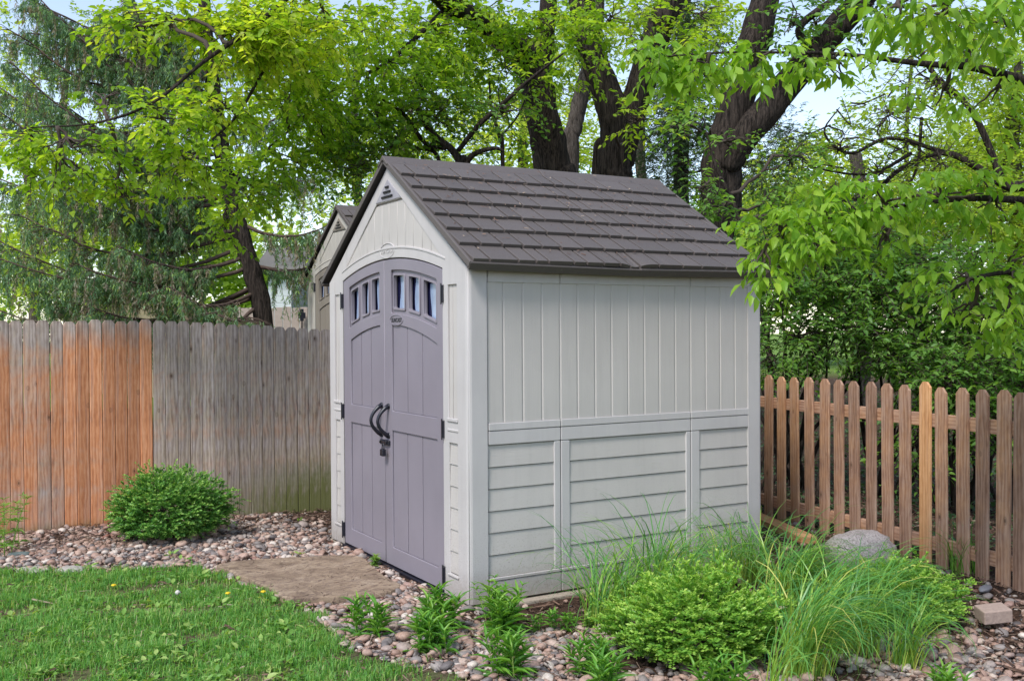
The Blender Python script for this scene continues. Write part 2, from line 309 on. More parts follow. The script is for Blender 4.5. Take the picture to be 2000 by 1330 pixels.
# ------------------------------------------------------------------ ground
LAWN = [(-9, 3.1), (-3.2, 2.45), (-2.16, 2.23), (-1.75, 2.02), (-1.3, 1.9), (-1.08, 1.72), (-.98, 1.45), (-.92, 1.1), (-.88, .7), (-.80, .3), (-.82, 0), (-.86, -.34), (-.74, -.65), (-.60, -.95), (-.55, -1.5), (-.3, -2.1), (.2, -3.2), (1, -6), (-9, -9)]
def smooth(a, b, x): t = np.clip((x-a)/(b-a), 0, 1); return t*t*(3-2*t)
def gh(x, y):
    x = np.asarray(x, float); y = np.asarray(y, float)
    q = np.stack([x, y, 0*x], -1)
    h = .012*sn(q, 2.2, 3)-.02
    h = h-.055*smooth(.05, -.25, y)*smooth(-.35, .15, x)*(1-smooth(2.3, 2.9, x))
    h = h+.30*smooth(4.5, 8, y)*smooth(3.5, -1, x)
    return h
def ground():
    def ax(lo, hi, step, far): 
        a = np.arange(lo, hi, step); l = lo-np.geomspace(step*2, far, 22)[::-1]; r = hi+np.geomspace(step*2, far, 22); return np.concatenate([l, a, r])
    X = ax(-4.5, 5, .06, 180); Y = ax(-4.5, 5, .06, 180); nx, ny = len(X), len(Y)
    x, y = np.meshgrid(X, Y, indexing='ij'); V = np.stack([x, y, gh(x, y)], -1).reshape(-1, 3)
    i, j = np.meshgrid(np.arange(nx-1), np.arange(ny-1), indexing='ij'); a = i*ny+j
    Q = np.stack([a, a+ny, a+ny+1, a+1], -1).reshape(-1, 4)
    lawn = inpoly(V[:, 0], V[:, 1], LAWN).astype(float)
    dist = (V[:, :2]-CAM[:2])@dv[:2]; lat = (V[:, :2]-CAM[:2])@RV[:2]/np.maximum(dist, 1); far = smooth(13, 18, dist)*(1-smooth(.12, .2, lat)*(1-smooth(30, 38, dist))); 
    side = (V[:, 0] > 3.1) & (dist < 16)
    col = np.stack([np.clip(lawn, 0, 1), far*(1-lawn), side.astype(float), np.ones(len(V))], -1)
    m, t, b, o = mat('soil'); v = coords(t); f = noise(t, v, 30, 7, .7); f2 = noise(t, v, 120, 3, .7)
    soil = ramp(t, f, [(.3, (.028, .017, .012)), (.55, (.075, .046, .033)), (.8, (.15, .10, .075))])
    lc = ramp(t, f, [(.3, (.06, .07, .025)), (.6, (.13, .12, .06)), (.8, (.26, .20, .13))])
    fc = ramp(t, noise(t, v, 1.2, 5), [(.3, (.09, .16, .03)), (.7, (.18, .28, .05))])
    a = t.nodes.new('ShaderNodeAttribute'); a.attribute_name = 'zone'; sp = t.nodes.new('ShaderNodeSeparateColor'); t.links.new(a.outputs['Color'], sp.inputs[0])
    c = mixc(t, sp.outputs[0], soil, lc); c = mixc(t, sp.outputs[1], c, fc)
    t.links.new(c, b.inputs['Base Color']); b.inputs['Roughness'].default_value = .95; b.inputs['Specular IOR Level'].default_value = .1; bump(t, b, f2, .8, .01)
    g = npmesh('ground', V, None, Q, m, smooth=True, col=col); tag(g, kind='structure')
ground()

# ------------------------------------------------------------------ shed
def plate(name, outer, holes, mapf, t0, t1, mat_, parent, bev=.003, res=1):
    """flat plate with holes, thickness from t0 to t1 along the third axis, bevelled"""
    cu = bpy.data.curves.new(name+'_c', 'CURVE'); cu.dimensions = '2D'; cu.fill_mode = 'BOTH'
    for poly in [outer]+list(holes):
        s = cu.splines.new('POLY'); s.points.add(len(poly)-1)
        for k, (u, v) in enumerate(poly): s.points[k].co = (u, v, 0, 1)
        s.use_cyclic_u = True
    cu.extrude = max(1e-4, (t1-t0)/2-bev); cu.bevel_depth = bev; cu.bevel_resolution = res; cu.offset = -bev
    o = bpy.data.objects.new(name+'_c', cu); COL.objects.link(o)
    me = bpy.data.meshes.new_from_object(o); bpy.data.objects.remove(o); bpy.data.curves.remove(cu)
    me.name = name; c = (t0+t1)/2
    for v in me.vertices: v.co = Vector(mapf(v.co.x, v.co.y, v.co.z+c))
    me.update(); return link(name, me, mat_, parent)
def rrect(u0, u1, v0, v1, r=.012, f0=None, f1=None):
    """rounded rectangle; f0/f1 give bottom/top as functions of u (arched panels)"""
    f0 = f0 or (lambda u: v0); f1 = f1 or (lambda u: v1); n = 8; out = []
    us = np.linspace(u0+r, u1-r, n)
    out += [(u, f0(u)) for u in us]
    out += [(u1-r*(1-math.sin(a)), f0(u1)+r*(1-math.cos(a))) for a in (R(45),)]+[(u1, f0(u1)+r), (u1, f1(u1)-r)]
    out += [(u1-r*(1-math.sin(R(45))), f1(u1)-r*(1-math.cos(R(45))))]
    out += [(u, f1(u)) for u in us[::-1]]
    out += [(u0+r*(1-math.sin(R(45))), f1(u0)-r*(1-math.cos(R(45)))), (u0, f1(u0)-r), (u0, f0(u0)+r), (u0+r*(1-math.sin(R(45))), f0(u0)+r*(1-math.cos(R(45))))]
    return out
FM = lambda u, v, w: (-w, u, v)          # front wall: u=y, v=z, w outwards (-x). mirrored, fixed below
SM = lambda u, v, w: (u, -w, v)          # side wall
def flip(o): o.data.flip_normals(); return o
def fplate(*a, **k): return flip(plate(a[0], a[1], a[2], FM, *a[3:], **k))
def profile(name, us, ws, v0, v1, mapf, mat_, parent, along='v'):
    V = []; 
    for v in (v0, v1):
        for u, w_ in zip(us, ws): V.append(mapf(u, v, w_) if along == 'v' else mapf(v, u, w_))
    n = len(us); Q = [(i, i+1, n+i+1, n+i) for i in range(n-1)]
    return V, Q
def text_mesh(s, size, ext):
    cu = bpy.data.curves.new('lettering', 'FONT'); cu.body = s; cu.size = size; cu.extrude = ext; cu.align_x = 'CENTER'; cu.align_y = 'CENTER'; cu.shear = .25; cu.offset = .0006
    o = bpy.data.objects.new('lettering', cu); COL.objects.link(o); me = bpy.data.meshes.new_from_object(o); bpy.data.objects.remove(o); bpy.data.curves.remove(cu); return me
W, L, E, YC, RZ = 2.13, 2.13, 1.845, 1.066, 2.585
arch = lambda y: 1.953-.105*((y-1.075)/.775)**2
def shed(loc, scale, label, mats, detail=True):
    wall, lap, trim, door, doors_col = mats
    root = empty('garden_shed', loc, label, 'shed'); root.scale = (scale,)*3
    # ---- front wall with the door opening
    yl, yr = 1.863, .305
    op = [(yr, -.02), (yl, -.02)]+[(y, arch(y)) for y in np.linspace(yl, yr, 25)]
    gz = lambda y: RZ-.050-abs(y-YC)*.655
    outer = [(.0, .0), (yr-.001, .0)]+[(yr-.001, arch(yr))]+[(y, arch(y)+.001) for y in np.linspace(yr, yl, 25)]+[(yl+.001, 0), (W, .0), (W, gz(W)), (YC, gz(YC)), (0, gz(0))]
    inner = [(y, max(arch(y)+.068, 1.90)) for y in np.linspace(.30, 1.84, 17)]
    # panel recess outline of the gable
    gi = [(y, arch(y)+.062) for y in np.linspace(.30, 1.85, 21)]+[(1.25, 2.312), (.86, 2.312)]
    gi = [(max(.3, u), v) for u, v in gi]
    sl_r = rrect(.128, .238, 1.0, 1.752, .004); sl_l = rrect(1.93, 2.035, 1.0, 1.752, .004)
    lo_r = rrect(.128, .23, .13, .865, .004); lo_l = rrect(1.935, 2.035, .13, .865, .004)
    fplate('front_wall', outer, [gi, sl_r, sl_l, lo_r, lo_l], .0, .016, trim, root, bev=.003)
    back = [(.02, .0), (yr-.001, 0), (yr-.001, arch(yr))]+[(y, arch(y)+.003) for y in np.linspace(yr, yl, 25)]+[(yl+.001, 0), (W-.02, .0), (W-.02, gz(W)-.02), (YC, gz(YC)-.02), (.02, gz(.02)-.02)]
    fplate('front_backing', back, [], -.03, -.002, trim, root, bev=.001)
    # vertical boards in the gable
    gr = [1.80, 1.68, 1.556, 1.433, 1.304, 1.178, 1.067, .939, .825, .706, .582, .461, .341]
    bl = []
    for a, b in zip(gr[:-1], gr[1:]):
        zt = min(2.31, gz((a+b)/2)-.03); zb = arch((a+b)/2)+.05
        top = lambda y: min(2.32, gz(y)-.02)
        if zt-zb > .02: bl.append([(b+.0018, arch(b)+.04), (a-.0018, arch(a)+.04), (a-.0018, max(arch(a)+.05, top(a)-.02)), (b+.0018, max(arch(b)+.05, top(b)-.02))])
    mb = []
    for pl in bl:
        me_o = fplate('gable_board', pl, [], -.002, .0085, wall, root, bev=.0016); mb.append(me_o)
    join(mb, 'gable_boards')
    # raised lip following the arch and the round emblem
    lip = [(y, arch(y)+.072) for y in np.linspace(.27, 1.87, 27)]+[(y, arch(y)+.058) for y in np.linspace(1.87, .27, 27)]
    fplate('arch_lip', lip, [], .006, .020, trim, root, bev=.003)
    el = lambda cy, cz, a, b, n=28: [(cy+a*math.cos(q), cz+b*math.sin(q)) for q in np.linspace(0, 2*math.pi, n, endpoint=False)]
    em = fplate('emblem', el(1.085, 2.003, .118, .050), [el(1.085, 2.003, .108, .043)], .008, .0185, trim, root, bev=.003)
    fplate('emblem_disc', el(1.085, 2.003, .109, .044), [], .004, .0145, trim, em, bev=.002)
    tm = text_mesh('SUNCAST', .046, .0025)
    for v in tm.vertices: v.co = Vector((-.0160-v.co.z, 1.085-v.co.x, 2.001+v.co.y))
    link('lettering', tm, trim, em)
    # narrow panels beside the door
    for (a, b) in ((.128, .238), (1.93, 2.035)):
        mid = (a+b)/2+.012
        x = [fplate('side_panel_board', rrect(a, mid-.003, .99, 1.76, .002), [], -.004, .006, wall, root, bev=.002), fplate('side_panel_board', rrect(mid+.003, b, .99, 1.76, .002), [], -.004, .006, wall, root, bev=.002)]
        join(x, 'side_panel')
        bx = []
        for i in range(6): z1 = .865-i*.122; bx.append((-.011, .002, a, b, z1-.119, z1))
        lapboards(bx, root, lap)
        for q_ in [(-.024, -.012, a-.01, b+.01, .985, 1.005), (-.021, -.012, a-.01, b+.01, .93, .945), (-.024, -.012, a-.01, b+.01, .115, .128)]: boxes('panel_ledge', [q_], trim, root, .003)
    # gable vent
    vt = fplate('gable_vent', [(.865, 2.318), (1.252, 2.318), (1.062, 2.452)], [], .006, .022, mats[4], root, bev=.003)
    for i, zz in enumerate((2.345, 2.375, 2.405)):
        hw = (2.452-zz)/.134*.13-.02
        boxes('slat', [(-.030, -.0225, YC-.005-hw, YC-.005+hw, zz-.009, zz+.004)], M['dark'], vt, .001)
    # ---- doors
    def one_door(y0, y1, wins, up, lo, hinge_y, hsgn, emblem):
        # y0<y1
        out = [(y0, .012), (y1, .012)]+[(y, arch(y)-.006) for y in np.linspace(y1, y0, 14)]
        z0f = lambda y: 1.64-.12*((y-1.08)/.775)**2; z1f = lambda y: 1.843-.11*((y-1.08)/.775)**2
        wr = [rrect(a, b, 0, 0, .012, z0f, z1f) for a, b in wins]
        wa, wb = min(a for a, b in wins)-.025, max(b for a, b in wins)+.025
        band = rrect(wa, wb, 0, 0, .012, lambda y: z0f(y)-.035, lambda y: z1f(y)+.035)
        uph = rrect(up[0], up[1], .991, 0, .004, None, lambda y: 1.535-.145*((y-1.08)/.775)**2)
        loh = rrect(lo[0], lo[1], .128, .866, .004)
        d = fplate('door', out, wr, -.022, -.002, door, root, bev=.003)
        fr = fplate('door_frame', out, [band, uph, loh], -.0025, .012, door, d, bev=.0035)
        for (a, b), hole in zip(wins, wr):
            ring = rrect(a-.012, b+.012, 0, 0, .014, lambda y: z0f(y)-.013, lambda y: z1f(y)+.013)
            fplate('window_frame', ring, [hole], -.003, .006, door, d, bev=.002)
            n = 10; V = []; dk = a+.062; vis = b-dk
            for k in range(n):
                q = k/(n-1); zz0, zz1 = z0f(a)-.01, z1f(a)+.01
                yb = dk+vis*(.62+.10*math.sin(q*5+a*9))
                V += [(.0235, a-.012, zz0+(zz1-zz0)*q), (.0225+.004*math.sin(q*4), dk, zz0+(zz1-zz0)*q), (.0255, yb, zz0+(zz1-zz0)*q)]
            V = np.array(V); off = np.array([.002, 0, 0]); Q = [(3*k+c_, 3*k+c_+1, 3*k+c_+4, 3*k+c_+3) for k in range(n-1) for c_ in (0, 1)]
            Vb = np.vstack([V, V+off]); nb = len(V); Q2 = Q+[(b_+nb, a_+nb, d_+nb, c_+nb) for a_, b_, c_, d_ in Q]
            boxes('window_backing', [(.030, .034, a-.015, b+.015, min(z0f(a), z0f(b))-.015, max(z1f(a), z1f(b))+.01)], M['navy'], d, 0)  # dark sheet standing in for the shade inside the shed
            npmesh('painted_sky_pane', Vb, None, Q2, M['pane'], d, smooth=True)  # strip shaped and coloured as reflected sky, dark backing shows beside it
        # plank lines in the recessed panels
        for (a, b), (zb, zt) in ((up, (.991, None)), (lo, (.128, .866))):
            cut = [a+(b-a)*k/3 for k in range(4)]
            pls = []
            for k in range(3):
                f1 = (lambda y: 1.535-.145*((y-1.08)/.775)**2-.001) if zt is None else None
                pls.append(fplate('door_plank', rrect(cut[k]+(.0035 if k else .001), cut[k+1]-(.0035 if k < 2 else .001), zb+.001, (zt or 0)-.001, .001, None, f1), [], -.0025, .003, door, d, bev=.0022))
            join(pls, 'door_planks')
        # hinges
        for z in (.10, .93, 1.70):
            h = boxes('hinge', [(-.026, -.006, hinge_y-.011, hinge_y+.011, z-.045, z+.055)], M['black'], d, .003)
            boxes('knuckle', [(-.032, -.026, hinge_y-.006, hinge_y+.006, z-.055, z+.065)], M['black'], h, .002)
        # handle: bow standing off the door
        hy = {1: 1.195, -1: 1.085}[hsgn]; pts = []
        for k in range(13):
            q = k/12; pts.append((-.012-.075*math.sin(math.pi*q)**.8, hy+.004*math.sin(math.pi*q), .825+.195*q))
        mm = Mesh(); mm.tube(pts, [.011+.005*abs(1-2*k/12)**3 for k in range(13)], 8)
        mm.tube([(-.004, hy, .828), (-.018, hy, .832)], [.021, .019], 10); mm.tube([(-.004, hy, 1.017), (-.018, hy, 1.013)], [.021, .019], 10)
        mm.build('handle', M['black'], d)
        if emblem:
            e = fplate('door_emblem', el(.955, 1.562, .102, .034), [el(.955, 1.562, .096, .030)], .011, .0155, M['black'] if False else door, d, bev=.001)
            tm = text_mesh('SUNCAST', .036, .001)
            for v in tm.vertices: v.co = Vector((-.0135-v.co.z, .955-v.co.x, 1.561+v.co.y))
            link('lettering', tm, M['black'], e)
        return d
    dl = one_door(1.149, 1.862, [(1.60, 1.732), (1.424, 1.533), (1.243, 1.364)], (1.215, 1.728), (1.212, 1.735), 1.873, 1, False)
    dr = one_door(.309, 1.143, [(.852, 1.013), (.637, .784), (.41, .574)], (.388, 1.026), (.39, 1.034), .297, -1, detail)
    dl['label'] = 'purple-grey door leaf hinged on the side away from the long wall'; dr['label'] = 'purple-grey door leaf with a small oval emblem below its windows'
    hp = boxes('hasp', [(-.026, -.012, 1.06, 1.20, .768, .800), (-.034, -.026, 1.085, 1.165, .772, .796), (-.036, -.026, 1.178, 1.19, .775, .793)], M['black'], root, .003)
    boxes('dark_interior', [(.085, .10, .2, 1.95, .0, 2.0)], M['dark'], root, 0)
    boxes('sill', [(-.03, .02, .29, 1.88, -.03, .004)], M['black'], root, .003)
    # ---- long side wall
    gx = [.107, .207, .333, .459, .582, .703, .826, .944, 1.065, 1.187, 1.302, 1.426, 1.546, 1.671, 1.789, 1.913, 2.035]
    def planks(name, fm, gx=gx):
        us, ws = [], []
        for k, u in enumerate(gx):
            if k in (0, len(gx)-1): us.append(u); ws.append(.0); continue
            us += [u-.007, u-.0055, u-.003, u+.001, u+.0075, u+.009]; ws += [.0, -.001, -.006, -.006, -.001, .0]
        V, Q = profile(name, us, ws, .985, 1.76, fm, wall, root); return V, Q
    def laps(u0, u1, fm, zt=.862, zb=.118):
        zs = [.862, .74, .619, .496, .376, .253, .13]; out_V = []; out_Q = []
        vs, ws = [], []
        for i in range(len(zs)-1):
            zt_, zb_ = zs[i], zs[i+1]
            vs += [zt_, zt_-.004, zb_+.003, zb_+.0015, zb_]; ws += [-.018, -.0075, -.001, -.002, -.018]
        V, Q = profile('x', vs, ws, u0, u1, fm, lap, root, along='u'); return V, Q
    for fm, nm, fl in ((SM, 'long_wall', False), (lambda u, v, w_: (u, W+w_, v), 'rear_long_wall', True)):
        V, Q = planks(nm, fm); mm = Mesh(); mm.add(np.array(V), None, np.array(Q)[:, ::1])
        ob = mm.build('plank_panel', wall, root, smooth=False)
        V2 = []; mm = Mesh()
        for u0, u1 in ((.108, .538), (.643, 1.508), (1.616, 2.036)):
            V, Q = laps(u0, u1, fm); mm.add(np.array(V), None, np.array(Q)[:, ::-1])
        mm.build('lap_siding', lap, root, smooth=False)
        s = -1 if not fl else 1; y0 = 0 if not fl else W
        def bx(u0, u1, w0, w1, z0, z1): 
            a, b = sorted((y0+s*w0, y0+s*w1)); return (u0, u1, a, b, z0, z1)
        tr = []
        for u0, u1 in ((.1085, .5795), (.5845, 1.5435), (1.5485, 2.0345)):
            tr += [bx(u0, u1, -.02, .006, 1.759, 1.875), bx(u0, u1, -.02, .007, .942, .984), bx(u0, u1, -.02, .005, .864, .939),
                   bx(u0, u1, -.02, .008, .112, .130), bx(u0, u1, -.02, .004, .0, .109)]
        for q_ in tr: boxes('wall_trim', [q_], trim, root, .003)
        for q_ in [bx(.537, .5795, -.02, .004, .13, .862), bx(.5845, .644, -.02, .004, .13, .862), bx(1.507, 1.5435, -.02, .004, .13, .862), bx(1.5485, 1.617, -.02, .004, .13, .862)]: boxes('pilaster', [q_], trim, root, .004)
        boxes('wall_core', [bx(.02, L-.02, -.045, -.0205, .0, 1.83)], trim, root, .001)
    # rear wall
    flip(plate('rear_wall', [(0, 0), (W, 0), (W, gz(W)), (YC, gz(YC)), (0, gz(0))], [], lambda u, v, w_: (L-.02-w_, u, v), .0, .02, wall, root, bev=.002))
    # corner posts (wrap the corner, rounded)
    def post(cx, cy, sx, sy):
        c = [(-.010, .112), (-.012, .018), (-.008, .006), (.001, -.004), (.012, -.008), (.108, -.008), (.108, .012), (.012, .012), (.012, .112)]
        V = []; n = len(c)
        zt = E+.0
        for z in (0., zt):
            for a, b in c: V.append((cx+sx*a, cy+sy*b, z))
        Q = [(i, (i+1) % n, n+(i+1) % n, n+i) for i in range(n)]
        me = bpy.data.meshes.new('corner_post'); me.from_pydata(V, [], Q+[tuple(range(n)), tuple(range(n, 2*n))]); 
        bm = bmesh.new(); bm.from_mesh(me); bmesh.ops.recalc_face_normals(bm, faces=bm.faces); bm.to_mesh(me); bm.free()
        link('corner_post', me, trim, root)
    post(-.008, 0, 1, 1); post(-.008, W, 1, -1); post(L, 0, -1, 1); post(L, W, -1, -1)
    # joint line between gable and posts
    # ---- roof
    ex, fx = 2.155, -.045
    sl_len = math.hypot(1.15, 0.722); ang = math.atan2(0.722, 1.15)
    rng = random.Random(5)
    for side in (-1, 1):
        # local slope coordinates: s from eave (0) to ridge (sl_len), n normal
        def mp(x, s, n_, side=side):
            y = -(1.15)+s*math.cos(ang); z = 1.860+s*math.sin(ang); ny, nz = -math.sin(ang), math.cos(ang)
            yy = y+n_*ny; zz = z+n_*nz
            return (x, YC+yy*(1 if side < 0 else -1), zz)
        for (xa, xb) in ((fx, 1.099), (1.101, ex)):
            mm = Mesh()
            def bxs(x0, x1, s0, s1, n00, n01, n10, n11, t=.5, bev=.002):
                # wedge: at s0 bottom n00 top n01 ; at s1 bottom n10 top n11, small chamfer on the top edges
                c = bev
                def dent(x, s):
                    return -.022*math.exp(-((x-1.06)/.06)**2-(s/.10)**2) if side < 0 else 0
                V = [(x0, s0, n00), (x1, s0, n00), (x1, s1, n10), (x0, s1, n10), (x0, s0, n01-c), (x1, s0, n01-c), (x1, s1, n11-c), (x0, s1, n11-c),
                     (x0+c, s0+c, n01), (x1-c, s0+c, n01), (x1-c, s1, n11), (x0+c, s1, n11)]
                Q = [(3, 2, 1, 0), (0, 1, 5, 4), (1, 2, 6, 5), (2, 3, 7, 6), (3, 0, 4, 7), (4, 5, 9, 8), (5, 6, 10, 9), (7, 4, 8, 11), (6, 7, 11, 10), (8, 9, 10, 11)]
                Q = np.array(Q); Q = Q if side < 0 else Q[:, ::-1]
                mm.add(np.array([mp(a, b, c_+dent(a, b)) for a, b, c_ in V]), None, Q, t)
            # deck, tinted near black to paint groove shade into the shingle gaps
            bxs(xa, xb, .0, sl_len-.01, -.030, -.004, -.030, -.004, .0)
            # eave lip
            bxs(xa, xb, -.010, .014, -.040, .006, -.04, .006, .2, .005)
            rows = 7; rs = (sl_len-.075)/rows
            for r in range(rows):
                s0 = r*rs+.002; s1 = s0+rs+.02; x = xa+(.018 if xa == fx else .0005)
                first = True
                while x < xb-.020:
                    wd = rng.choice([.085, .11, .14, .17, .20])*(rng.uniform(.9, 1.1)) if not first else rng.uniform(.05, .14)
                    first = False
                    xe_ = xb-(.016 if xb == ex else .0); x1 = min(xe_, x+wd)
                    if xe_-x1 < .04: x1 = xe_
                    # skewed gap: subdivide near the dent for the last shingles
                    nseg = 4 if (r == 0 and x1 > .9 and x < 1.25) else 1
                    for q in range(nseg):
                        bxs(x+(x1-x)*q/nseg+(.002 if q == 0 else 0), x+(x1-x)*(q+1)/nseg-(.0105 if q == nseg-1 else 0), s0+(0 if r == 0 else rng.uniform(-.006, .006)), s1, .0, .024, -.006, .002, .15+.85*rng.random(), .002 if nseg == 1 else .0005)
                    x = x1
            # rake edge strip on the outer ends
            if xa == fx: bxs(fx-.004, fx+.016, -.005, sl_len-.005, -.026, .009, -.026, .009, .7, .003)
            else: bxs(ex-.014, ex+.004, -.005, sl_len-.005, -.026, .009, -.026, .009, .5, .003)
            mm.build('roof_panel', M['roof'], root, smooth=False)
    for xa, xb in ((fx-.01, 1.098), (1.104, ex+.006)):
        c = [(-.072, -.052), (-.074, -.040), (-.012, .012), (0, .018), (.012, .012), (.074, -.040), (.072, -.052), (0, -.01)]
        V = [(x, YC+a, 1.860+0.722+b) for x in (xa, xb) for a, b in c]; n = len(c)
        me = bpy.data.meshes.new('ridge_cap'); me.from_pydata(V, [], [(i, (i+1) % n, n+(i+1) % n, n+i) for i in range(n)]+[tuple(range(n)), tuple(range(n, 2*n))])
        bm = bmesh.new(); bm.from_mesh(me); bmesh.ops.recalc_face_normals(bm, faces=bm.faces); bmesh.ops.bevel(bm, geom=list(bm.edges), offset=.003, segments=1, affect='EDGES'); bm.to_mesh(me); bm.free()
        at = me.attributes.new('tint', 'FLOAT', 'POINT'); at.data.foreach_set('value', [.75]*len(me.vertices))
        link('ridge_cap', me, M['roof'], root)
    return root
def join(obs, name):
    bm = bmesh.new()
    for o in obs: bm.from_mesh(o.data)
    me = bpy.data.meshes.new(name); bm.to_mesh(me); bm.free(); mt = obs[0].data.materials[0]; par = obs[0].parent
    for o in obs: bpy.data.objects.remove(o)
    return link(name, me, mt, par)
def lapboards(bx, root, m_):
    mm = Mesh()
    for x0, x1, y0, y1, z0, z1 in bx:
        V = np.array([(x0, y0, z0), (x0, y1, z0), (x0+.006, y1, z1), (x0+.006, y0, z1), (x1+.006, y0, z0), (x1+.006, y1, z0)])
        mm.add(V, None, np.array([(3, 2, 1, 0)[::1], (0, 1, 5, 4)]))
    return mm.build('side_laps', m_, root, smooth=False)
near_shed = shed((0, 0, 0), 1, 'pale grey resin garden shed with purple-grey double doors and brown shingle roof', (M['wall'], M['lap'], M['trim'], M['door'], M['vent']))
far_shed = shed((1.74, 5.40, .25), 1.05, 'taupe resin shed standing behind the tall board fence, mostly hidden by the pale shed', (M['wall2'], M['lap2'], M['wall2'], M['door2'], M['door2']), False)
# padlock hanging from the hasp
pk = empty('padlock', (-.045, 1.105, .70), 'small black padlock hanging from the hasp under the door handles', 'padlock')
boxes('body', [(-.014, .012, -.024, .024, .0, .045)], M['black'], pk, .006, 2)
mm = Mesh(); mm.tube([(0, .015*math.cos(a)*1.0, .045+.035*math.sin(a)) for a in np.linspace(0, math.pi, 9)], .004, 8); mm.build('shackle', M['black'], pk)
b_ = boxes('shed_base', [(-.02, 2.2, -.055, 2.17, -.11, -.012)], M['base'], None, .01, 2)
tag(b_, 'tan paver base showing under the long wall of the pale shed', 'foundation')

# ------------------------------------------------------------------ fences
def plank(name, wd, th, h, mat_, parent, loc, rz, zone, shape='dogear', lean=0, z0=0):
    rg = random.Random(hash((round(loc[0], 3), round(loc[1], 3))) % 9999)
    if shape == 'dogear': tops = [(h-.030, 1.), (h-.018, .84), (h-.006, .66), (h, .52)]
    elif shape == 'round': tops = [(h-.036, 1.), (h-.004, .44), (h, .38)]
    else: tops = [(h, 1.)]
    rows = [(z, 1.) for z in np.linspace(0, tops[0][0], 14)[:-1]]+tops
    ch = .06 if wd > .088 and shape == 'dogear' else .03; c = np.array([(-.5, -.28), (-.5+ch, -.5), (.5-ch, -.5), (.5, -.28), (.5, .5), (-.5, .5)]); n = len(c)
    V, col = [], []
    for z, s in rows:
        for a, b in c:
            V.append((a*wd*s+lean*z, b*th*(1 if s == 1 else .9), z+z0)); col.append((*zone(z), 1))
    m_ = len(rows); Q = [(i*n+j, i*n+(j+1) % n, (i+1)*n+(j+1) % n, (i+1)*n+j) for i in range(m_-1) for j in range(n)]
    V.append((0, 0, z0)); V.append((lean*h, 0, h+z0)); col += [(*zone(0), 1), (*zone(h), 1)]
    T = [(n*m_, (j+1) % n, j) for j in range(n)]+[(n*m_+1, (m_-1)*n+j, (m_-1)*n+(j+1) % n) for j in range(n)]
    o = npmesh(name, V, T, Q, mat_, parent, col=col); o.location = Vector(loc); o.rotation_euler.z = rz; return o
def board_fence():
    segs = [((-4.4, 3.80), (-.976, 3.568), 1.60, 1.61), ((-.970, 3.570), (1.9, 2.956), 1.607, 1.45)]
    labs = ['tall dog-eared board fence panel stained orange-brown, at the left edge', 'tall dog-eared board fence panel weathered grey with green algae at its foot, beside the shed']
    for si, (a, b, h0, h1) in enumerate(segs):
        a = np.array(a); b = np.array(b); ln = np.linalg.norm(b-a); u = (b-a)/ln; rz = math.atan2(u[1], u[0])
        root = empty('board_fence', (*a, 0), labs[si], 'fence', 'board fence panels')
        n = int(ln/.0925); rg = random.Random(9+si)
        for k in range(n):
            q = (k+.5)/n; p = u*ln*q; w_x = a[0]+p[0]; h = h0+(h1-h0)*q+rg.uniform(-.008, .008); rr = rg.random()
            if si == 0:
                o0 = .43+.09*math.sin(w_x*5.1+1)+rg.uniform(-.06, .10)+(.12 if w_x > -1.62 else 0)
                zone = lambda z, o0=o0, rr=rr: (max(0, o0-.55*max(0, z-1.28)/.3+.10*math.sin(z*4+rr*9)), max(0, .55-z*3.5), rr)
            else:
                g = smooth(-.6, .4, w_x)
                zone = lambda z, g=g, rr=rr: (max(0, .0+.04*math.sin(z*5+rr*20)), max(0, (1.05-z*2.0)*(.5+.6*g)+.16*rr+.20*g), rr)
            plank('board', ln/n-(rg.uniform(.003, .005) if rg.random() < .12 else rg.uniform(.0002, .001)), .018, h, M['fence_old'], root, (p[0], p[1]+rg.uniform(-.002, .002), -.02), rz, zone, 'dogear', rg.uniform(-.002, .002))
        v = np.array([-u[1], u[0]])*.035
        for z in (.25, .85, 1.38):
            o = plank('rail', .085, .038, ln, M['fence_old'], root, (v[0], v[1], z), 0, lambda z: (0, 0, .4), 'flat')
            o.rotation_euler = (0, R(90), rz)
board_fence()
RF0, RF1 = np.array([3.254, 1.088]), np.array([2.872, -1.213])
def picket_fence():
    root = empty('picket_fence', (RF0[0], RF0[1], 0), 'low spaced picket fence of reddish-brown round-topped pickets right of the shed', 'fence')
    u = (RF1-RF0)/np.linalg.norm(RF1-RF0); rz = math.atan2(u[1], u[0])
    offs = [-.82, -.65, -.485, -.315, -.148, .022, .192, .367, .542, .714, .879, 1.049, 1.215, 1.379, 1.543, 1.72, 1.861, 2.034, 2.181, 2.335, 2.46, 2.62, 2.79, 2.95, 3.12, 3.29]
    rg = random.Random(4)
    nv = np.array([-u[1], u[0]])        # to the right of travel? checked: away from camera is +x
    if nv[0] < 0: nv = -nv
    for k, s in enumerate(offs):
        p = u*s; new = (s == 1.72); rr = rg.random()*.85
        zone = (lambda z: (.75, 0, .97)) if new else (lambda z, rr=rr, s=s: (.02+.14*rr+(.18 if s < .5 else 0), max(0, .2-z), rr))
        h = 1.145+(.022 if new else 0)+rg.uniform(-.006, .006)
        plank('picket', .098 if not new else .098, .016, h, M['fence_new'], root, (p[0], p[1], -.02), rz+R(rg.uniform(-3, 3)), zone, 'round', rg.uniform(-.012, .012))
    for z0, z1 in ((.12, .155), (.905, .945)):
        o = plank('rail', .085, .038, 4.3, M['fence_new'], root, (-u[0]*.85+nv[0]*.031, -u[1]*.85+nv[1]*.031, z0), 0, lambda z: (.12, 0, .9), 'flat')
        o.rotation_euler = (0, R(90), rz)
picket_fence()
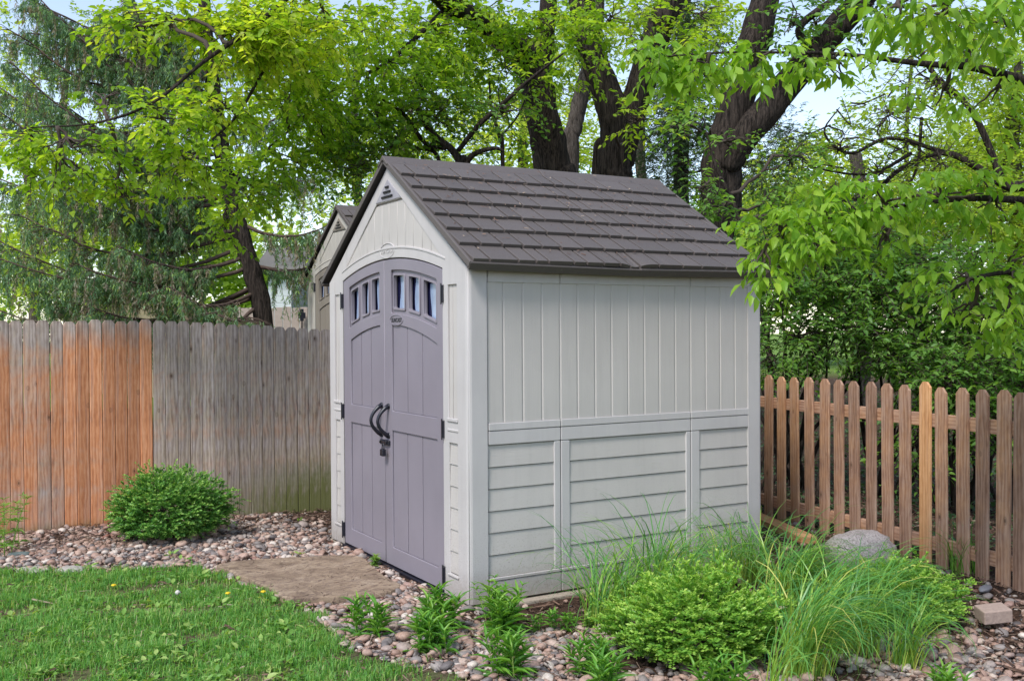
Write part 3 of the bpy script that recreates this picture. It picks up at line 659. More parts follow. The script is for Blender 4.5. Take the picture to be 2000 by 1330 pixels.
# landscape timber in front of the pickets, beside the shed
a = G(1488, 1012, .04); b = G(1580, 1052, .04); u = (b-a)[:2]; ln = np.linalg.norm(u)+.9; u = u/np.linalg.norm(u)
o = plank('landscape_timber', .05, .12, ln, M['fence_new'], None, (a[0]-u[0]*.9, a[1]-u[1]*.9, .03), 0, lambda z: (.6, 0, .5), 'flat'); o.rotation_euler = (0, R(90), math.atan2(u[1], u[0]))
tag(o, 'orange-brown timber lying along the foot of the pickets beside the shed', 'timber')

# ------------------------------------------------------------------ stones
def stone(name, loc, size, mat_, label, cat, seed, flat=.5, sub=4, group=None, rz=0):
    bm = bmesh.new(); bmesh.ops.create_icosphere(bm, subdivisions=sub, radius=.5)
    V = np.array([v.co[:] for v in bm.verts]); n = 1+.10*sn(V*2, 2.5, seed)+.03*sn(V*2, 8, seed+1)
    V = V*n[:, None]; V = np.sign(V)*np.abs(V*2)**.85/2; V = V*np.array(size)
    for v, c in zip(bm.verts, V): v.co = c
    me = bpy.data.meshes.new(name); bm.to_mesh(me); bm.free(); me.polygons.foreach_set('use_smooth', [True]*len(me.polygons))
    o = link(name, me, mat_); o.location = Vector(loc); o.rotation_euler.z = rz; return tag(o, label, cat, group)
bp = G(1682, 1096)
stone('boulder', (bp[0], bp[1], .05), (.46, .34, .30), M['rock'], 'rounded pinkish-grey boulder in front of the picket fence', 'boulder', 2, rz=-.5)
for k, (px, py, sx, lab) in enumerate([(62, 1113, .20, 'flat grey edging stone at the left edge of the lawn, farthest left of the three'), (138, 1112, .17, 'flat grey edging stone between gravel and lawn, middle of the three'), (20, 1110, .14, 'small flat edging stone at the very left edge of the picture')][:2]):
    g = G(px, py); stone('edging_stone', (g[0], g[1], -.005), (sx, .13, .05), M['stonegrey'], ['flat grey edging stone nearest the left edge of the picture', 'flat grey edging stone between gravel and lawn, right one of the pair'][k], 'stone', 20+k, group='edging stones', rz=-.5)
g = G(36, 1084); stone('slate_stone', (g[0], g[1], .0), (.15, .08, .05), simple('dark_slate', (.14, .17, .16), .7), 'dark greenish slate piece among pebbles by the left plant', 'stone', 31)
# round flat pebble and long slate pebble that stand out
g = G(922, 1288); stone('flat_stone', (g[0], g[1], .0), (.07, .06, .03), simple('dark_pebble', (.13, .115, .12), .6), 'round flat dark pebble lying on paler gravel in front of the shed', 'stone', 33, sub=3)
g = G(1925, 1149); stone('slate_stone', (g[0], g[1], .0), (.13, .06, .035), simple('blue_slate', (.17, .17, .19), .6), 'long blue-grey stone on gravel below the right pickets', 'stone', 34, sub=3, rz=.3)
# flagstone step
fs = [G(*q)[:2] for q in [(420, 1109), (470, 1100), (535, 1096), (630, 1091), (700, 1091), (726, 1110), (760, 1135), (782, 1149), (768, 1158), (754, 1162), (700, 1168), (640, 1172), (560, 1173), (535, 1160), (500, 1142), (470, 1130)]]
fs = spline(fs+[fs[0]], 90)[:-1]; rg = np.random.default_rng(3); fs = fs+rg.normal(0, .004, fs.shape)
o = plate('flagstone', [tuple(q) for q in fs[::-1]], [], lambda u, v, w_: (u, v, w_), -.06, .022, M['slab'], None, bev=.009, res=2)
tag(o, 'large flat brown flagstone on the gravel before the shed doors', 'flagstone')
# paver
g = G(1940, 1203); o = boxes('concrete_paver', [(-.075, .075, -.055, .055, -.02, .05)], M['paver'], None, .006, 2); o.location = Vector((g[0], g[1], .0)); o.rotation_euler = (R(6), R(-5), R(-28))
tag(o, 'small reddish concrete paver lying loose on the gravel', 'paver')

# ------------------------------------------------------------------ pebbles and mulch
SLAB = [tuple(q) for q in fs]
def pebbles():
    rg = np.random.default_rng(11)
    bm = bmesh.new(); bmesh.ops.create_icosphere(bm, subdivisions=2, radius=1); B = np.array([v.co[:] for v in bm.verts]); F = np.array([[v.index for v in f.verts] for f in bm.faces]); bm.free()
    N = 128000; x = rg.uniform(-4.2, 3.4, N); y = rg.uniform(-3.0, 3.85, N)
    q = np.stack([x, y], -1); d = (q-CAM[:2])@dv[:2]; s = (q-CAM[:2])@RV[:2]
    k = (d > 3.4) & (np.abs(s) < d*.58+.9) & ~inpoly(x, y, LAWN) & ~((x > -.03) & (x < 2.2) & (y > -.06) & (y < 2.2))
    k &= ~inpoly(x, y, SLAB) & (y < 3.62-.19*(x+.97)*(x > -.97)-.02)
    edge = RF0[0]+(y-RF0[1])*(RF0[0]-RF1[0])/(RF0[1]-RF1[1]); k &= x < edge-.02
    # thinner where mulch shows: in front of the long wall, near the fences
    th = sn(np.stack([x, y, 0*x], -1), 3.0, 8)
    mul = (smooth(-.7, -.1, y)*smooth(-.2, .3, x)+smooth(1.6, 2.2, x)*.75+smooth(2.6, 3.4, y)*.35+.5*smooth(.4, 1.4, th)+.45*smooth(.25, .9, th)*(x > .2))
    k &= rg.random(N) > np.clip(mul*1.1, 0, .94)
    k &= rg.random(N) < .95
    x, y, d = x[k], y[k], d[k]; n = len(x)
    sz = rg.lognormal(math.log(.0128), .42, n).clip(.005, .036)
    ax = np.stack([sz*rg.uniform(.95, 1.35, n), sz*rg.uniform(.75, 1.05, n), sz*rg.uniform(.38, .68, n)], -1)
    a = rg.uniform(0, 6.28, n); tl = rg.normal(0, .3, (n, 2))
    X = norm(np.stack([np.cos(a), np.sin(a), tl[:, 0]], -1)); Z = norm(np.stack([tl[:, 0]*-.5, tl[:, 1], np.ones(n)], -1)); Y = norm(np.cross(Z, X)); Z = np.cross(X, Y)
    Mx = np.stack([X*ax[:, :1], Y*ax[:, 1:2], Z*ax[:, 2:]], axis=2)
    z = gh(x, y)+ax[:, 2]*rg.uniform(.3, 1.5, n)
    V = []; T = []; tt = []; nv = 0; var = rg.integers(0, 8, n); tint = rg.random(n)
    # reddish patch near the left fence
    red = (x < -.9) & (y > 2.6); tint = np.where(red & (rg.random(n) < .45), rg.uniform(.42, .75, n), tint)
    for k in range(8):
        m_ = var == k; c = B*(1+.16*sn(B, 1.6, 50+k))[:, None]; nn = m_.sum()
        V.append(inst(c, Mx[m_], np.stack([x, y, z], -1)[m_])); T.append(reidx(F, nn, len(B))+nv); tt.append(np.repeat(tint[m_], len(B))); nv += nn*len(B)
    tag(npmesh('gravel', np.concatenate(V), np.concatenate(T), None, M['pebble'], tint=np.concatenate(tt), smooth=True), 'river pebbles in pink, tan and grey round the shed', 'gravel', kind='stuff')
    print('pebbles', n)
pebbles()
def mulch():
    rg = np.random.default_rng(12); N = 150000
    x = rg.uniform(-4.2, 4.8, N); y = rg.uniform(-3.0, 4.2, N); q = np.stack([x, y], -1); d = (q-CAM[:2])@dv[:2]; s = (q-CAM[:2])@RV[:2]
    k = (d > 3.6) & (np.abs(s) < d*.6+.9) & (~inpoly(x, y, LAWN) | (rg.random(N) < .35)) & ~((x > -.03) & (x < 2.2) & (y > -.06) & (y < 2.2)) & (d < 10.5)
    k &= rg.random(N) < .38+.62*(smooth(-.8, -.1, y)*smooth(-.2, .3, x)+smooth(2.4, 3.4, y)+smooth(1.4, 2.2, x))
    k &= ~inpoly(x, y, SLAB) | (rg.random(N) < .30)
    x, y = x[k], y[k]; n = len(x); ln = rg.lognormal(math.log(.035), .6, n).clip(.012, .16); wd = np.where(rg.random(n) < .35, rg.uniform(.006, .014, n), rg.uniform(.0015, .004, n))
    os_ = inpoly(x, y, SLAB); ln = np.where(os_, ln*.7, ln); wd = np.where(os_, np.minimum(wd, .003), wd)
    T = np.array([(-.5, -.5, 0), (.5, -.5, 0), (.35, .5, .0), (-.4, .45, .0), (0, 0, .35)]); F = np.array([(0, 1, 4), (1, 2, 4), (2, 3, 4), (3, 0, 4)])
    a = rg.uniform(0, 6.28, n); D = np.stack([np.cos(a), np.sin(a), rg.normal(0, .22, n)], -1); Mx = frames(D, np.stack([rg.normal(0, .3, n), rg.normal(0, .3, n), np.ones(n)], -1))
    Mx = Mx*np.stack([wd, ln, wd], -1)[:, None, :]
    z = np.where(inpoly(x, y, SLAB), .024, gh(x, y)+rg.uniform(.003, .032, n))
    tag(npmesh('mulch', inst(T, Mx, np.stack([x, y, z], -1)), reidx(F, n, 5), None, M['mulch'], tint=np.repeat(rg.random(n)**1.3, 5)), 'dark twigs, bark bits and dead leaves between the pebbles', 'mulch', kind='stuff')
mulch()

# ------------------------------------------------------------------ lawn
LEAF4 = np.array([(0, 0, 0), (.5, .45, .07), (0, 1, -.03), (-.5, .45, .07)]); LEAF4F = np.array([(0, 1, 2), (0, 2, 3)])
LEAF8 = np.array([(0, 0, 0), (0, .33, .00), (0, .68, -.03), (0, 1, -.13), (.46, .30, .10), (.33, .66, .04), (-.46, .30, .10), (-.33, .66, .04)])
LEAF8T = np.array([(0, 4, 1), (2, 5, 3), (0, 1, 6), (2, 3, 7)]); LEAF8Q = np.array([(1, 4, 5, 2), (1, 2, 7, 6)])
def lawn():
    rg = np.random.default_rng(21); N = 420000; x = rg.uniform(-5.2, .6, N); y = rg.uniform(-3.4, 2.6, N); q = np.stack([x, y], -1); d = (q-CAM[:2])@dv[:2]; s = (q-CAM[:2])@RV[:2]
    jx = x+.07*sn(np.stack([x, y, 0*x], -1), 14, 2); jy = y+.06*sn(np.stack([x, y, 0*x], -1), 12, 4)
    k = (d > 3.0) & (np.abs(s) < d*.56+1.0) & inpoly(jx, jy, LAWN)
    pn = sn(np.stack([x, y, 0*x], -1), 5.5, 6)+.5*sn(np.stack([x, y, 0*x], -1), 16, 7)
    k &= rg.random(N) < np.clip(1.0-.85*smooth(.1, 1.0, pn), .2, 1)*(1-.75*smooth(-1.0, -.5, y*0+x)*smooth(.6, -.6, y))
    x, y, pn = x[k], y[k], pn[k]; n = len(x)
    h = rg.uniform(.020, .080, n)*(1-.25*smooth(.3, 1, pn))*(1+.25*sn(np.stack([x, y, 0*x], -1), 9, 9)); w_ = rg.uniform(.0014, .0028, n)
    a = rg.uniform(0, 6.28, n); D = np.stack([np.cos(a), np.sin(a), 0*a], -1); S = np.stack([-np.sin(a), np.cos(a), 0*a], -1); B0 = np.stack([x, y, gh(x, y)-.004], -1); b = rg.uniform(.2, 1.7, n)[:, None]
    up = np.array([0, 0, 1.]); hh = h[:, None]; ww = w_[:, None]
    p1 = B0+up*hh*.55+D*hh*.15*b; p2 = B0+up*hh*(1-.38*b)+D*hh*.62*b
    V = np.stack([B0-S*ww, B0+S*ww, p1-S*ww*.8, p1+S*ww*.8, p2], 1).reshape(-1, 3)
    tint = np.clip(rg.random(n)*.9+.10*smooth(0, 1, pn)+np.where(rg.random(n) < .05, .25, 0), 0, 1)
    tag(npmesh('lawn', V, reidx([(2, 3, 4)], n, 5), reidx([(0, 1, 3, 2)], n, 5), M['lawn'], tint=np.repeat(tint, 5), smooth=True), 'short green lawn in the left foreground', 'grass', kind='stuff')
    print('blades', n)
    # broad-leaved weeds in the lawn
    c = []; tries = [(150, 1175), (480, 1160), (350, 1130), (430, 1180), (300, 1130), (390, 1150), (330, 1180), (250, 1210), (90, 1262), (300, 1200), (170, 1105), (330, 1085), (360, 1095), (520, 1170), (60, 1190), (590, 1110-30), (560, 1180), (400, 1215), (220, 1255), (130, 1120)]
    mm_V, Mx_, T_, tt = [], [], [], []
    for px, py in tries+[(rg.uniform(0, 600), rg.uniform(1120, 1330)) for _ in range(120)]:
        g = G(px, py); m_ = rg.integers(7, 15)
        for j in range(m_):
            aa = rg.uniform(0, 6.28); dd = np.array([math.cos(aa), math.sin(aa), rg.uniform(.15, .9)]); T_.append([g[0]+rg.normal(0, .03), g[1]+rg.normal(0, .03), gh(g[0], g[1])+rg.uniform(.005, .03)])
            l_ = rg.uniform(.02, .055); fr = frames(dd[None], np.array([[rg.normal(0, .3), rg.normal(0, .3), 1.]]))[0]; Mx_.append(fr*np.array([l_*.55, l_, l_])[None]); tt.append(rg.random())
    T_ = np.array(T_); kk = ~inpoly(T_[:, 0], T_[:, 1], SLAB) & (T_[:, 0] < -.08); T_ = T_[kk]; Mx_ = np.array(Mx_)[kk]; tt = np.array(tt)[kk]
    n = len(T_); tag(npmesh('weeds', inst(LEAF8, np.array(Mx_), np.array(T_)), reidx(LEAF8T, n, 8), reidx(LEAF8Q, n, 8), M['weed'], tint=np.repeat(tt, 8), smooth=True), 'pale broad-leaved weeds growing through the lawn', 'weeds', kind='stuff')
lawn()

# dandelions
dl_ = [(222, 1142, 'y', 'yellow dandelion flower in the lawn farthest left'), (445, 1163, 'y', 'yellow dandelion flower in the lawn just below the flagstone corner'), (514, 1160, 'y', 'yellow dandelion flower beside the lower edge of the flagstone'),
       (347, 1155, 'w', 'dandelion seed head in the middle of the weedy lawn patch'), (283, 1103, 'w', 'dandelion seed head at the lawn edge below the left shrub')]
for px, py, k, lab in dl_:
    g = G(px, py+14); r = empty('dandelion', (g[0], g[1], gh(g[0], g[1])), lab, 'dandelion', 'dandelions in the lawn')
    mm = Mesh(); mm.tube([(0, 0, 0), (.004, 0, .03), (.002, .003, .06)], .0015, 5); mm.build('stem', M['weed'], r)
    bm = bmesh.new(); bmesh.ops.create_icosphere(bm, subdivisions=2, radius=.014)
    for v in bm.verts:
        f = 1+.18*random.Random(v.index).uniform(-1, 1); v.co = Vector((v.co.x*f, v.co.y*f, v.co.z*(.5 if k == 'y' else 1)*f+.065))
    me = bpy.data.meshes.new('flower'); bm.to_mesh(me); bm.free(); link('flower' if k == 'y' else 'seed_head', me, M['yellow'] if k == 'y' else M['fluff'], r)

# ------------------------------------------------------------------ shrubs, grasses, perennials
def mound(name, loc, rx, ry, h, n, leafl, mat_, label, seed, cat='shrub', per=13, wd=.42, rag=1.):
    rg = np.random.default_rng(seed); root = empty(name, loc, label, cat)
    th = rg.uniform(0, 6.283, n); cz = rg.uniform(-.25, 1, n); sr = np.sqrt(1-np.clip(cz, -1, 1)**2); N = np.stack([sr*np.cos(th), sr*np.sin(th), cz], -1)
    rad = 1+rag*.20*sn(N, 2.2, seed)+rag*.16*sn(N, 6, seed+1)+.09*sn(N, 13, seed+2); rad *= rg.uniform(.62, 1.06, n)**.8
    zz = np.clip(N[:, 2], -.25, 1); prof = np.where(zz < 0, .95, 1)
    B = np.stack([N[:, 0]*rx*prof, N[:, 1]*ry*prof, h*.38+N[:, 2]*h*.62], -1)*rad[:, None]; B[:, 2] = np.maximum(B[:, 2], .015)
    D = norm(N*np.array([1, 1, .6])+np.array([0, 0, .35])+rg.normal(0, .28, (n, 3))); L_ = rg.uniform(.5, 1.3, n)*leafl*2.4
    k = np.arange(per)/per; pos = B[:, None]+D[:, None]*(k[None, :, None]*L_[:, None, None]); pos[..., 2] -= (k**2)[None]*.25*L_[:, None]
    sgn = np.where(np.arange(per) % 2, 1, -1)[None, :, None]; S = norm(np.cross(D, [0, 0, 1.]))[:, None]
    ld = norm(D[:, None]*.7+S*sgn*.9+rg.normal(0, .3, (n, per, 3))+np.array([0, 0, .1])); nn = norm(np.array([0, 0, 1.])+rg.normal(0, .45, (n, per, 3))+N[:, None]*.5)
    Mx = frames(ld.reshape(-1, 3), nn.reshape(-1, 3)); ls = leafl*rg.uniform(.6, 1.15, n*per)*(1-.35*np.tile(k, n)); Mx = Mx*np.stack([ls*wd, ls, ls], -1)[:, None, :]
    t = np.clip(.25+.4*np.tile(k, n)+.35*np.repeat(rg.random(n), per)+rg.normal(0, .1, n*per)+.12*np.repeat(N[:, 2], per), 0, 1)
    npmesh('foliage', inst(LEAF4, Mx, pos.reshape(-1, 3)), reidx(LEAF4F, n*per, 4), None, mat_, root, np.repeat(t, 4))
    mm = Mesh()
    for i in range(46):
        j = rg.integers(0, n); e = B[j]*.95; mm.tube(spline([(rg.normal(0, .03), rg.normal(0, .03), -.02), e*np.array([.35, .35, .6])+rg.normal(0, .02, 3), e], 6), np.linspace(.008, .0025, 6), 5)
    mm.build('stems', M['twig'], root); return root
def pz(px, py): g = G(px, py); return (g[0], g[1], float(gh(g[0], g[1])))
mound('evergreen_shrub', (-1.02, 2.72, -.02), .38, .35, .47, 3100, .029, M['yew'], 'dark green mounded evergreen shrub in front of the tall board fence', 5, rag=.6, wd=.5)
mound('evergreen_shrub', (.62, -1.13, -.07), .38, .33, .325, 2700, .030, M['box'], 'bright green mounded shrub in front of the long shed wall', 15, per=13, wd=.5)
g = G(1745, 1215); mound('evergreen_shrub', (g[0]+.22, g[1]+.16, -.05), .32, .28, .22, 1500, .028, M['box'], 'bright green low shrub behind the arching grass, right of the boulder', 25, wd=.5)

def grass_clump(loc, nb, h, spread, label, seed, lean=(0, 0), name='ornamental_grass', wd=.0032, mat_=None, arch=1., group='ornamental grass clumps'):
    rg = np.random.default_rng(seed); root = empty(name, loc, label, 'grass', group)
    K = 9; a = rg.uniform(0, 6.283, nb); D = np.stack([np.cos(a), np.sin(a), 0*a], -1)+np.array([lean[0], lean[1], 0])*rg.uniform(.3, 1.3, nb)[:, None]
    L_ = h*rg.uniform(.55, 1.35, nb); B0 = np.stack([rg.normal(0, spread, nb), rg.normal(0, spread, nb), 0*a-.01], -1)
    ang = R(86)-rg.uniform(0, .22, nb); bend = arch*rg.uniform(1.0, 2.9, nb); p = B0.copy(); pts = [p.copy()]; Dh = norm(D)
    for k in range(1, K):
        q = k/(K-1); th_ = ang-bend*q**2.1; p = p+(Dh*np.cos(th_)[:, None]+np.array([0, 0, 1.])*np.sin(th_)[:, None])*(L_/(K-1))[:, None]; pts.append(p.copy())
    pts = np.stack(pts, 1); S = np.stack([-Dh[:, 1], Dh[:, 0], 0*a], -1)[:, None]+rg.normal(0, .35, (nb, 1, 3)); S = norm(S)
    wk = wd*rg.uniform(.7, 1.25, nb)[:, None]*np.array([.8, 1, 1, .95, .9, .8, .62, .38, .06])[None]
    V = np.stack([pts-S*wk[..., None], pts+S*wk[..., None]], 2).reshape(-1, 3)
    q = np.arange(K-1); F = np.stack([2*q, 2*q+1, 2*q+3, 2*q+2], -1)
    t = np.clip(rg.random(nb)[:, None]*.6+np.array([.45, .42, .35, .2, .12, .05, 0, 0, 0])[None]+np.where(rg.random(nb) < .06, .5, 0)[:, None], 0, 1)
    npmesh('blades', V, None, reidx(F, nb, 2*K), mat_ or M['blade'], root, np.repeat(t.ravel(), 2), smooth=True); return root
gc = [((1172, 1200), 70, .58, .035, 'thin ornamental grass clump, leftmost along the long shed wall'),
      ((1212, 1187), 70, .62, .03, 'second ornamental grass clump from the left along the long shed wall'),
      ((1285, 1172), 150, .70, .05, 'dense arching grass clump at the middle of the long shed wall'),
      ((1345, 1155), 90, .60, .045, 'grass clump along the long wall just behind the bright mounded shrub'),
      ((1410, 1128), 90, .55, .045, 'grass clump below the third pilaster of the long shed wall'),
      ((1468, 1118), 110, .58, .045, 'grass clump at the far end of the long shed wall'),
      ((1540, 1165), 260,   .60, .06, 'large arching grass clump right of the shed corner, leaning over the boulder'),
      ((1610, 1205), 190, .56, .07, 'large arching grass clump between the mounded shrub and the boulder'),
      ((1565, 1290), 210, .66, .05, 'tall grass clump just right of the bright mounded shrub in the foreground'),
      ((1665, 1250), 150, .60, .06, 'bushy grass clump in the right foreground before the low shrub'),
      ((1765, 1275), 90, .50, .035, 'sparse upright grass clump, farthest right in the foreground bed'),
      ((1715, 1195), 150, .54, .05, 'arching grass clump between the boulder and the low bright shrub'),
      ((1505, 1335), 26, .55, .02, 'wisp of a few tall blades in front of the mounded shrub')]
for k, ((px, py), nb, h, sp, lab) in enumerate(gc):
    grass_clump(pz(px, py), int(nb*1.2), h, sp, lab, 40+k, wd=.0033, lean=(1.1, -.65) if k > 5 else (.15, -.15), arch=1.3 if k > 5 else 1.05)
grass_clump(pz(1880, 1112), 90, .30, .05, 'dark coarse grass tuft growing at the foot of the right pickets', 60, arch=.5, mat_=M['peren'], group=None, wd=.003)
grass_clump(pz(1212, 1215), 40, .13, .04, 'dead brown grass stubble at the base of the shed wall', 61, arch=.7, mat_=M['mulch'], group=None, name='grass_stubble')

def perennial(loc, stems, h, label, seed, leafl=.075, wd=.2, spread=.05, mat_=None, name='leafy_perennial', upright=.75, tall=False, group='leafy perennials'):
    rg = np.random.default_rng(seed); root = empty(name, loc, label, 'plant', group); mm = Mesh(); T_, D_, N_, S_, tt = [], [], [], [], []
    for s in range(stems):
        b = np.array([rg.normal(0, spread), rg.normal(0, spread), -.005]); a = rg.uniform(0, 6.28); o = np.array([math.cos(a), math.sin(a), 0]); hh = h*rg.uniform(.6, 1.1)
        tip = b+o*hh*rg.uniform(.1, .45)+np.array([0, 0, hh]); pts = spline([b, (b+tip)/2+np.array([0, 0, .12*hh]), tip], 7)
        mm.tube(pts, np.linspace(.0028, .0012, 7), 5, t=rg.random())
        nl = int(rg.uniform(12, 20)*(1.6 if tall else 1))
        for j in range(nl):
            q = (j+.5)/nl; p = pts[min(6, int(q*6.99))]; al = j*2.4+rg.uniform(-.4, .4); oo = np.array([math.cos(al), math.sin(al), 0])
            T_.append(p); D_.append(oo*(1-q*.45)+np.array([0, 0, upright*(.6+q)])); N_.append([rg.normal(0, .2), rg.normal(0, .2), 1]-oo*.3); S_.append(leafl*rg.uniform(.6, 1.2)*(1-.35*q)); tt.append(np.clip(rg.random()*.7+.3*q, 0, 1))
    n = len(T_); Mx = frames(np.array(D_), np.array(N_)); ls = np.array(S_); Mx = Mx*np.stack([ls*wd*1.1, ls, ls*1.2], -1)[:, None, :]
    # long strap leaves bend over
    TV = LEAF8.copy(); TV[:, 2] -= .35*TV[:, 1]**2
    npmesh('leaves', inst(TV, Mx, np.array(T_)), reidx(LEAF8T, n, 8), reidx(LEAF8Q, n, 8), mat_ or M['peren'], root, np.repeat(tt, 8), smooth=True)
    mm.build('stems', M['weed'], root); return root
pl = [((728, 1238), 6, .13, .11, 'leafy perennial clump in the gravel nearest the flagstone'),
      ((858, 1225), 8, .15, .11, 'leafy perennial clump directly below the near shed corner'),
      ((835, 1268), 9, .15, .11, 'leafy perennial clump in front of the one below the near shed corner'),
      ((985, 1225), 9, .16, .12, 'leafy perennial clump under the tall leafy stems by the shed corner'),
      ((988, 1322), 8, .15, .11, 'leafy perennial clump at the bottom edge, left of two nearest the camera'),
      ((1150, 1300), 7, .13, .10, 'leafy perennial clump just left of the bright mounded shrub'),
      ((1190, 1345), 7, .12, .10, 'leafy perennial clump cut by the bottom edge, below the mounded shrub'),
      ((1400, 1345), 8, .14, .10, 'leafy perennial clump at the bottom edge in front of the mounded shrub'),
      ((1845, 1335), 5, .10, .09, 'pale weed in the gravel at the bottom right')]
for k, ((px, py), st, h, ll, lab) in enumerate(pl): perennial(pz(px, py), int(st*1.3), h*1.25, lab, 70+k, ll*1.1, .17, .038, upright=1.0)
perennial(pz(968, 1205), 8, .26, 'tall leafy stems with pointed leaves against the near shed corner', 90, .07, .3, .05, tall=True, upright=.5)
perennial(pz(1100, 1205), 8, .11, 'low reddish-green leafy plant against the shed base', 91, .06, .25, .05)
perennial(pz(1052, 1208), 3, .10, 'small single leafy sprout against the shed base', 92, .05, .35, .015)
perennial(pz(1145, 1205), 4, .11, 'small round-leaved weed against the shed base beside the grass', 93, .04, .7, .025, mat_=M['weed'])
perennial(pz(728, 1103), 4, .08, 'little green seedling at the foot of the shed doors', 94, .05, .6, .02, mat_=M['weed'])
perennial(pz(12, 1080), 9, .42, 'tall willowy plant with narrow leaves at the left edge before the fence', 95, .085, .13, .07, tall=True, upright=.4, mat_=M['weed'], group=None, name='willowy_plant')
perennial(pz(588, 1015), 2, .05, 'tiny seedling in the gravel near the foot of the grey fence', 96, .03, .6, .01, mat_=M['weed'])
perennial(pz(1880, 1150), 3, .06, 'tiny seedling in the gravel below the right pickets', 97, .05, .4, .01)

# ------------------------------------------------------------------ trees
class Leaves:
    """collects leaves (position, axis, normal, size, tint) of one crown"""
    def __init__(s): s.p = []; s.d = []; s.n = []; s.s = []; s.t = []; s.tw = []
    def sprays(s, rg, B, D, L_, per, size, tint0=.5, tvar=.35, droop=.25, side=.9, hang=.25, twigr=.003):
        n = len(B); k = (np.arange(per)+.6)/per; pos = B[:, None]+D[:, None]*(k[None, :, None]*L_[:, None, None]); pos[..., 2] -= (k**2)[None]*droop*L_[:, None]
        sg = np.where(np.arange(per) % 2, 1, -1)[None, :, None]; S = norm(np.cross(D, [0, 0, 1.]))[:, None]
        ld = norm(D[:, None]*.55+S*sg*side+rg.normal(0, .3, (n, per, 3))-np.array([0, 0, 1.])*hang); nn = norm(np.array([0, 0, 1.])+rg.normal(0, .4, (n, per, 3)))
        s.p.append(pos.reshape(-1, 3)); s.d.append(ld.reshape(-1, 3)); s.n.append(nn.reshape(-1, 3)); s.s.append(size*rg.uniform(.55, 1.15, n*per))
        s.t.append(np.clip(tint0+tvar*(np.repeat(rg.random(n), per)-.5)*1.2+rg.normal(0, .12, n*per), 0, 1))
        E_ = B+D*L_[:, None]; E_[:, 2] -= droop*L_; Mi = B+D*L_[:, None]*.5; Mi[:, 2] -= droop*.25*L_
        s.tw.append((B, Mi, E_, twigr))
    def build(s, name, mat_, parent, big=False, wd=.55):
        p = np.concatenate(s.p); n = len(p); Mx = frames(np.concatenate(s.d), np.concatenate(s.n)); ls = np.concatenate(s.s); Mx = Mx*np.stack([ls*wd, ls, ls], -1)[:, None, :]; t = np.concatenate(s.t)
        if big: o = npmesh(name, inst(LEAF8, Mx, p), reidx(LEAF8T, n, 8), reidx(LEAF8Q, n, 8), mat_, parent, np.repeat(t, 8), smooth=True)
        else: o = npmesh(name, inst(LEAF4, Mx, p), reidx(LEAF4F, n, 4), None, mat_, parent, np.repeat(t, 4))
        return o, n
    def build_all(s, name, mat_, parent, big, wd, mb, tmat=None):
        p = np.concatenate(s.p); n = len(p); Mx = frames(np.concatenate(s.d), np.concatenate(s.n)); ls = np.concatenate(s.s); Mx = Mx*np.stack([ls*wd, ls, ls], -1)[:, None, :]; t = np.concatenate(s.t)
        V = [inst(LEAF8 if big else LEAF4, Mx, p)]; nk = 8 if big else 4; T = [reidx(LEAF8T if big else LEAF4F, n, nk)]; Q = [reidx(LEAF8Q, n, nk)] if big else []; nv = len(V[0]); nT, nQ = len(T[0]), (len(Q[0]) if big else 0)
        for B, Mi, E_, r in s.tw:
            for A, C in ((B, Mi), (Mi, E_)):
                d = norm(C-A); u = norm(np.cross(d, [0.3, .2, 1.])); v = np.cross(d, u); m_ = len(A)
                ring = [u, -.5*u+.87*v, -.5*u-.87*v]; r1 = r if A is B else r*.7; r2 = r*.7 if A is B else r*.4
                X = np.stack([A+q*r1 for q in ring]+[C+q*r2 for q in ring], 1).reshape(-1, 3); V.append(X)
                Q.append(reidx([(0, 1, 4, 3), (1, 2, 5, 4), (2, 0, 3, 5)], m_, 6)+nv); nv += len(X)
        if mb is not None and mb.V:
            X = np.concatenate(mb.V); V.append(X)
            if mb.T: T.append(np.concatenate(mb.T)+nv)
            Q.append(np.concatenate(mb.Q)+nv); nv += len(X)
        V = np.concatenate(V); T = np.concatenate(T); Q = np.concatenate(Q); tt = np.full(len(V), .5); tt[:n*nk] = np.repeat(t, nk)
        o = npmesh(name, V, T, Q, mat_, parent, tt, smooth=big); o.data.materials.append(tmat or M['twig'])
        mi = np.zeros(len(T)+len(Q), np.int32); mi[nT:len(T)] = 1; mi[len(T)+nQ:] = 1; o.data.polygons.foreach_set('material_index', mi); return n
def blob(rg, c, r, n, gap=0., seed=0, gs=1.2):
    """n random points in an ellipsoid (camera-aligned radii: across, up, along view), with gaps"""
    out = []; 
    while sum(map(len, out)) < n:
        q = rg.normal(size=(n*2, 3)); q = norm(q)*rg.random((n*2, 1))**.42
        p = c+q[:, :1]*RV*r[0]+q[:, 1:2]*UV*r[1]+q[:, 2:]*dv*r[2]
        g = sn(p, gs*2.2, seed)+.6*sn(p, gs*6, seed+1); out.append(p[g > gap-1.0+rg.normal(0, .12, len(p))])
    return np.concatenate(out)[:n]
def pxblob(px, py, d, rx, ry, rd): return P(px, py, d), (rx*d/FPX, ry*d/FPX, rd)
